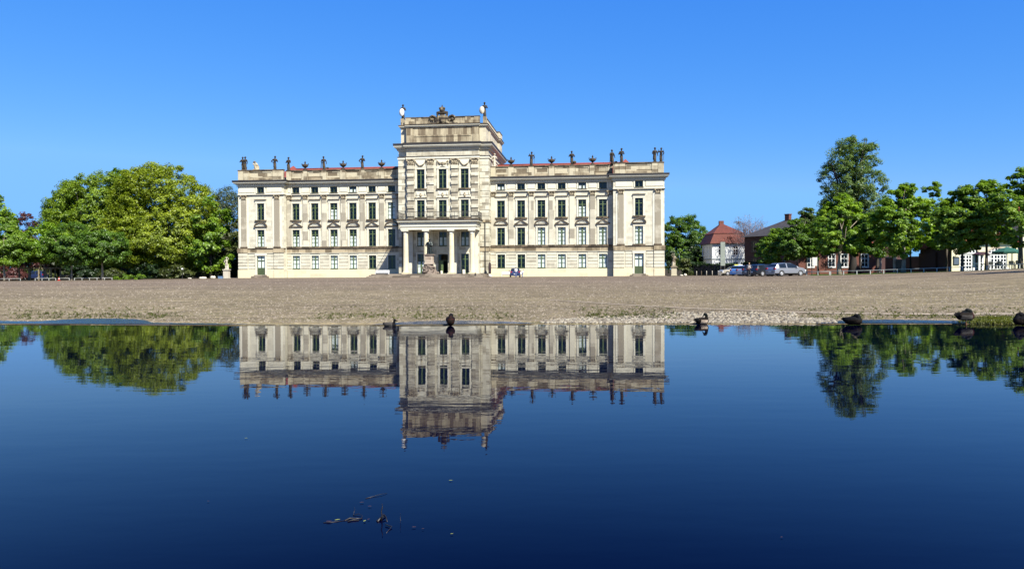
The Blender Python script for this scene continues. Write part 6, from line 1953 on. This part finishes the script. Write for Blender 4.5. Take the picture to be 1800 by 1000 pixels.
# ------------------------------------------------------------------ people
SK = simple('skin', (.50, .30, .21), .6, 0, .05)
CL = {k: simple(k, c, .85, 0, .12, 14) for k, c in (('black_cloth', (.015, .016, .02)), ('navy_cloth', (.02, .024, .045)), ('white_cloth', (.74, .74, .74)), ('blue_denim', (.05, .085, .22)), ('pale_stripe_cloth', (.42, .44, .42)), ('dark_hair', (.03, .02, .014)), ('fair_hair', (.28, .17, .07)), ('black_shoes', (.012, .012, .012)))}
def person(x, y, rz, h, label, top, bottom, hair, arms, legs=((-.11, 0), (.11, 0)), bend=0.0, collar=None):
    """facing -y before rz; h in metres; arms: two (elbow, hand); bend tips the trunk forward"""
    k = h / 1.75
    o = empty('person', (x, y, ground_z(x, y)), rz, label, 'person')
    hip = Vector((0, 0, .92))
    rot = Matrix.Rotation(bend, 3, 'X')
    def T(p): return (hip + rot @ (Vector(p) - hip)) * k
    def S(p): return Vector(p) * k
    body = MB(); shirt = MB(); tro = MB(); shoe = MB(); hr = MB()
    for s, (lx_, ly_) in zip((-1, 1), legs):
        hj = (s * .09, 0, .90); kn = (s * .10 + (lx_ - s * .11) * .5, ly_ * .5 - .02, .49); an = (lx_, ly_, .08)
        capsule(body, S(hj), S(kn), .075 * k, .055 * k); capsule(body, S(kn), S(an), .055 * k, .038 * k)
        capsule(body, S((lx_, ly_ + .03, .05)), S((lx_ + s * .02, ly_ - .15, .035)), .04 * k, .03 * k)
        capsule(tro, S(hj), S(kn), .092 * k, .07 * k); capsule(tro, S(kn), S((an[0], an[1], .07)), .07 * k, .062 * k)
        capsule(shoe, S((lx_, ly_ + .04, .055)), S((lx_ + s * .02, ly_ - .16, .045)), .05 * k, .042 * k)
    capsule(tro, S((-.06, 0, .93)), S((.06, 0, .93)), .11 * k, .11 * k)
    capsule(body, T((0, 0, .92)), T((0, 0, 1.3)), .115 * k, .13 * k); capsule(body, T((-.14, 0, 1.40)), T((.14, 0, 1.40)), .06 * k, .06 * k)
    capsule(shirt, T((-.05, 0, .98)), T((-.07, 0, 1.32)), .115 * k, .115 * k); capsule(shirt, T((.05, 0, .98)), T((.07, 0, 1.32)), .115 * k, .115 * k)
    capsule(shirt, T((-.15, 0, 1.405)), T((.15, 0, 1.405)), .075 * k, .075 * k)
    capsule(body, T((0, 0, 1.42)), T((0, -.015, 1.55)), .052 * k, .05 * k)
    hd = Matrix.Translation(T((0, -.02, 1.63))) @ rot.to_4x4()
    def hb(c, r, mb=body): mb.ball(hd @ Vector([q * k for q in c]), [q * k for q in r], 0, 12, 8, rot)
    hb((0, 0, 0), (.073, .092, .112)); hb((0, -.03, -.06), (.052, .06, .055)); hb((0, -.098, -.01), (.014, .02, .026)); hb((0, -.085, -.055), (.026, .012, .008))
    for s in (-1, 1): hb((s * .075, .01, -.01), (.012, .022, .03)); hb((s * .03, -.085, .018), (.014, .01, .008))
    hb((0, .02, .035), (.082, .095, .092), hr); hb((0, .055, -.02), (.07, .05, .08), hr)
    for s, (el, ha) in zip((-1, 1), arms):
        sh = (s * .19, 0, 1.40)
        capsule(body, T(sh), T(el), .05 * k, .042 * k); capsule(body, T(el), T(ha), .042 * k, .028 * k)
        e2 = Vector(el).lerp(Vector(ha), .75)
        capsule(shirt, T(sh), T(el), .064 * k, .056 * k); capsule(shirt, T(el), T(e2), .056 * k, .045 * k)
        d = (Vector(ha) - Vector(el)).normalized(); side = d.cross(Vector((0, 1, 0)))
        side = side.normalized() if side.length > .1 else Vector((1, 0, 0))
        pa = Vector(ha) + d * .05
        for q in (-.5, 0, .5): capsule(body, T(Vector(ha) + side * q * .035), T(pa + side * q * .05), .022 * k, .018 * k)
        for f, (off, ln) in enumerate(((-.036, .062), (-.012, .078), (.012, .074), (.036, .055))):
            b0 = pa + side * off; b1 = b0 + d * ln * .55 + Vector((0, -.006, -.004)); b2 = b1 + d * ln * .45 + Vector((0, -.014, -.008))
            capsule(body, T(b0), T(b1), .0095 * k, .009 * k, 8); capsule(body, T(b1), T(b2), .009 * k, .0075 * k, 8)
        t0 = Vector(ha) + side * -.03 * s + d * .01
        capsule(body, T(t0), T(t0 + d * .045 - side * s * .035), .012 * k, .0095 * k, 8)
    put('body', voxel_mesh('body', body, SK, .0115, 1), o)
    put('shirt', voxel_mesh('shirt', shirt, CL[top], .02, 1), o)
    put('trousers', voxel_mesh('trousers', tro, CL[bottom], .02, 1), o)
    put('shoes', voxel_mesh('shoes', shoe, CL['black_shoes'], .018, 1), o)
    put('hair', voxel_mesh('hair', hr, CL[hair], .016, 1), o)
    if collar:
        c = MB(); capsule(c, T((-.14, -.035, 1.36)), T((.14, -.035, 1.36)), .07 * k, .07 * k); capsule(c, T((-.1, -.06, 1.18)), T((.1, -.06, 1.18)), .085 * k, .085 * k)
        put('scarf', voxel_mesh('scarf', c, CL[collar], .02, 1), o)
    return o
person(gx(1317, 88), 88, R(-20), 1.68, 'person in dark clothes with a pale striped top standing among the parked cars', 'navy_cloth', 'black_cloth', 'fair_hair',
       (((-.34, .02, 1.15), (-.14, -.16, 1.05)), ((.36, 0, 1.16), (.20, -.2, 1.12))), ((-.12, 0), (.13, -.03)), 0, 'pale_stripe_cloth')
person(gx(907, 124.8), 124.8, R(180), 1.68, 'person in a white shirt and blue jeans standing behind the blue car', 'white_cloth', 'blue_denim', 'dark_hair',
       (((-.26, -.05, 1.12), (-.2, -.28, 1.05)), ((.26, -.05, 1.12), (.2, -.28, 1.02))))
person(gx(918, 125.2), 125.2, R(120), 1.32, 'small person in white top and blue jeans leaning over beside the blue car', 'white_cloth', 'blue_denim', 'fair_hair',
       (((-.24, -.05, 1.15), (-.16, -.12, .9)), ((.24, -.05, 1.15), (.18, -.14, .9))), ((-.1, .04), (.12, -.05)), .45)

# ------------------------------------------------------------------ ducks
DK = [simple('brown_feathers', (.011, .008, .006), .7, 0, .4, 30, .06), simple('dark_head_feathers', (.004, .006, .006), .5, 0, .3, 30, .06), simple('grey_flank_feathers', (.06, .055, .05), .8, 0, .25, 40, .06),
      simple('chestnut_feathers', (.03, .009, .007), .7, 0, .3, 30, .06), simple('white_feathers', (.36, .29, .22), .8, 0, .15, 30, .06), simple('orange_skin', (.16, .06, .015), .6), simple('black_feathers', (.006, .006, .007), .7, 0, .3, 30, .06)]
def duck(u, v, rz, label, pose, pick, scale=1.0, swim=False, z=.004, legs=False):
    """facing +x before rz"""
    p = on_plane(u, v, z)
    m = MB()
    b0 = 0.0 if swim else (.075 if legs else .012)
    capsule(m, (-.10, 0, b0 + .085), (.08, 0, b0 + .085), .075, .085, 14)
    m.ball((-.02, 0, b0 + .10), (.185, .088, .082), 0, 16, 10); m.ball((.10, 0, b0 + .09), (.085, .075, .085), 0, 14, 10)
    capsule(m, (-.15, 0, b0 + .11), (-.225, 0, b0 + .125), .045, .018, 10); capsule(m, (-.15, 0, b0 + .13), (-.21, .0, b0 + .16), .03, .01, 8)
    for s in (-1, 1): m.ball((-.03, s * .062, b0 + .115), (.15, .034, .055), 0, 12, 8); capsule(m, (-.1, s * .05, b0 + .14), (-.19, s * .02, b0 + .15), .03, .012, 8)
    if pose == 'tucked':
        capsule(m, (.12, 0, b0 + .13), (.10, .0, b0 + .19), .05, .042, 12); m.ball((.065, .015, b0 + .205), (.052, .042, .042), 0, 12, 8); capsule(m, (.03, .02, b0 + .20), (-.03, .035, b0 + .185), .022, .014, 8)
    elif pose == 'preen':
        capsule(m, (.13, 0, b0 + .13), (.12, -.01, b0 + .24), .05, .036, 12); m.ball((.08, -.02, b0 + .265), (.052, .042, .04), 0, 12, 8); capsule(m, (.045, -.03, b0 + .25), (-.01, -.05, b0 + .20), .02, .012, 8)
    elif pose == 'up':
        capsule(m, (.12, 0, b0 + .11), (.145, 0, b0 + .20), .05, .036, 12); m.ball((.155, 0, b0 + .235), (.046, .04, .042), 0, 12, 8); capsule(m, (.185, 0, b0 + .225), (.245, 0, b0 + .21), .018, .013, 8)
    if legs:
        for s in (-1, 1):
            if pose == 'tucked' and s > 0: continue
            capsule(m, (0, s * .035, b0 + .03), (-.005, s * .035, .012), .014, .009, 8)
            for a in (-.5, 0, .5): capsule(m, (-.005, s * .035, .008), (.05 * math.cos(a), s * .035 + .05 * math.sin(a), .006), .009, .006, 6)
    me = voxel_mesh('duck', m, DK, .007, 1)
    idx = np.empty(len(me.polygons), dtype=np.int32)
    for q in me.polygons:
        c = q.center; idx[q.index] = pick(c.x, c.y, c.z - b0)
    me.polygons.foreach_set('material_index', idx)
    o = put('duck', me, None, (p[0], p[1], z - (.045 if swim else .012)), rz, (scale,) * 3)
    return tag(o, label, 'duck', 'ducks along the pond edge')
def drake(x, y, z):
    if z < -.02: return 5
    if z > .165 and x > -.05: return 1
    if x > .115: return 3
    if x < -.15: return 6
    if z < .12 and abs(y) > .035 and x > -.13: return 2
    return 0
def hen(x, y, z):
    if z < -.02: return 5
    if z > .19: return 6
    return 0 if (math.sin(x * 90) + math.sin(z * 110)) < .9 else 3
def pied(x, y, z):
    if z < -.02: return 5
    if z > .2: return 1
    if x > .135 or x < -.12: return 6
    if z < .12 and x > -.06 and abs(y) > .03: return 4
    return 0
def dusk(x, y, z):
    if z < -.02: return 6
    return 6 if z > .12 or x < -.1 else 0
duck(1697, 569.3, R(6), 'drake asleep on one leg, with a red-brown breast and grey side', 'tucked', drake, .95, legs=True)
duck(1234, 569.6, R(10), 'preening duck with a white belly at the water edge in front of the gravel', 'preen', pied, .72)
duck(1500, 571.0, R(-28), 'blackish hunched duck on the bank below the right trees', 'tucked', dusk, .86)
duck(791.5, 571.6, R(-84), 'dark round duck facing the pond in front of the portico reflection', 'tucked', hen, .95)
duck(685, 572.2, R(-12), 'grey duck with a black head sitting in the shallow water', 'up', lambda x, y, z: 6 if (x > .1 or x < -.17) else 2, .62, True, .012)
duck(1801, 572.0, R(170), 'black duck cut off by the right picture edge', 'tucked', dusk, 1.0)

# ------------------------------------------------------------------ twigs and leaves on the pond
tw_m = [simple('wet_twig', (.007, .005, .004), .5), simple('yellow_green_leaf', (.20, .23, .035), .6), simple('brown_leaf', (.045, .02, .014), .6)]
def twig(label, segs, name='twig', group='twigs floating on the pond'):
    """segs: list of (u, v, height above water mm) polylines with radius in mm"""
    q = on_plane(*segs[0][1][0][:2], 0)
    m = MB()
    for r, pts in segs:
        P = []
        for u, v, h in pts:
            a = on_plane(u, v, 0); P.append((a[0] - q[0], a[1] - q[1], h * .001))
        m.tube(P, [r * .001 * (1 - .5 * i / max(1, len(P) - 1)) for i in range(len(P))], 6)
    return tag(m.build(name, tw_m[0], None, (q[0], q[1], 0)), label, 'twig', group)
twig('dark forked twig standing upright out of the pond', [(3.4, [(667, 917, -6), (669, 917, 18), (667.5, 917, 38), (669.5, 917, 56), (669, 917, 70)]), (5, [(661, 919, 1), (667, 915, 10), (672, 912, 16)]), (3, [(672, 912, 14), (676, 914, 8), (678, 919, 0)]), (5, [(660, 918, 0), (668, 914, 6), (675, 910, 4)])])
twig('long thin pale twig lying on the pond, upper left of the upright twig', [(1.6, [(640, 878, 1), (655, 874.5, 3), (668, 871.5, 5), (678, 869, 2)])])
twig('thin straight stalk standing out of the water, rightmost of the twigs', [(1.3, [(701, 921, -5), (701.6, 921, 12), (700.8, 921, 24), (701.4, 921, 40)])])
twig('small V-shaped twig, lowest of the floating twigs', [(2.6, [(675, 926, 6), (681, 928, 5), (686, 929.5, 6), (681, 934, 2), (676, 939, 0)])])
twig('small bent twig above the floating raft of leaves', [(1.3, [(619, 903, 0), (621, 900, 7), (620, 898, 12)]), (1.8, [(619, 903, 0), (618, 908, 2), (628, 907, 6), (634, 909, 3), (632, 914, 0)])])
twig('low raft of reddish plant litter floating left of the upright twig', [(4, [(603, 917, 0), (612, 914, 4), (622, 915, 5), (634, 914, 2)]), (3, [(608, 919, 2), (618, 917, 4), (628, 917, 3)]), (2, [(565, 921, 1), (580, 920, 1), (603, 917, 1)])])
def leaf(u, v, L, mi, rz, label):
    a = on_plane(u, v, 0)
    m = MB(); n = 8
    pts = [(-1, 0), (-.6, .32), (0, .42), (.6, .28), (1, 0), (.6, -.28), (0, -.42), (-.6, -.32)]
    m.add([(p[0] * L, p[1] * L, .004 + .12 * L * abs(p[1])) for p in pts], (tuple(range(n)),))
    tag(m.build('leaf', tw_m[mi], None, (a[0], a[1], .001), rz), label, 'leaf', 'leaves floating on the pond')
lv = [(790.5, 847, .010, 1, .2, 'yellow-green leaf floating alone below the reflected tower'), (590, 917, .012, 1, .5, 'yellow leaf in the floating litter, left end'), (638, 919, .009, 1, 1.2, 'yellow leaf in the floating litter, right end'),
      (633, 886, .010, 2, .3, 'curled leaf at the lower end of the long pale twig'), (647, 893, .009, 2, .1, 'dark leaf below the long pale twig'), (645, 916, .007, 2, .9, 'reddish leaf at the right of the floating litter'),
      (575, 920, .013, 2, 0, 'long brown leaf at the far left of the litter'), (792, 942, .007, 1, .4, 'tiny pale leaf floating near the bottom of the picture'), (725, 930, .009, 2, .1, 'dark leaf floating right of the straight stalk'),
      (741, 933, .006, 2, .7, 'small dark leaf, rightmost one beside the twigs'), (430, 772, .010, 1, .2, 'small leaf floating below the reflected left pavilion'), (230, 648, .02, 1, .3, 'yellow leaf on the dark reflection of the chestnut'),
      (240, 611, .02, 1, .8, 'yellow leaf floating close to the far left edge'), (362, 884, .006, 2, .2, 'tiny speck of leaf on the left foreground water'), (1375, 948, .006, 2, .2, 'tiny speck of leaf on the right foreground water'), (1700, 660, .02, 1, .1, 'pale leaf floating on the right reflection of trees')]
for a in lv: leaf(*a)
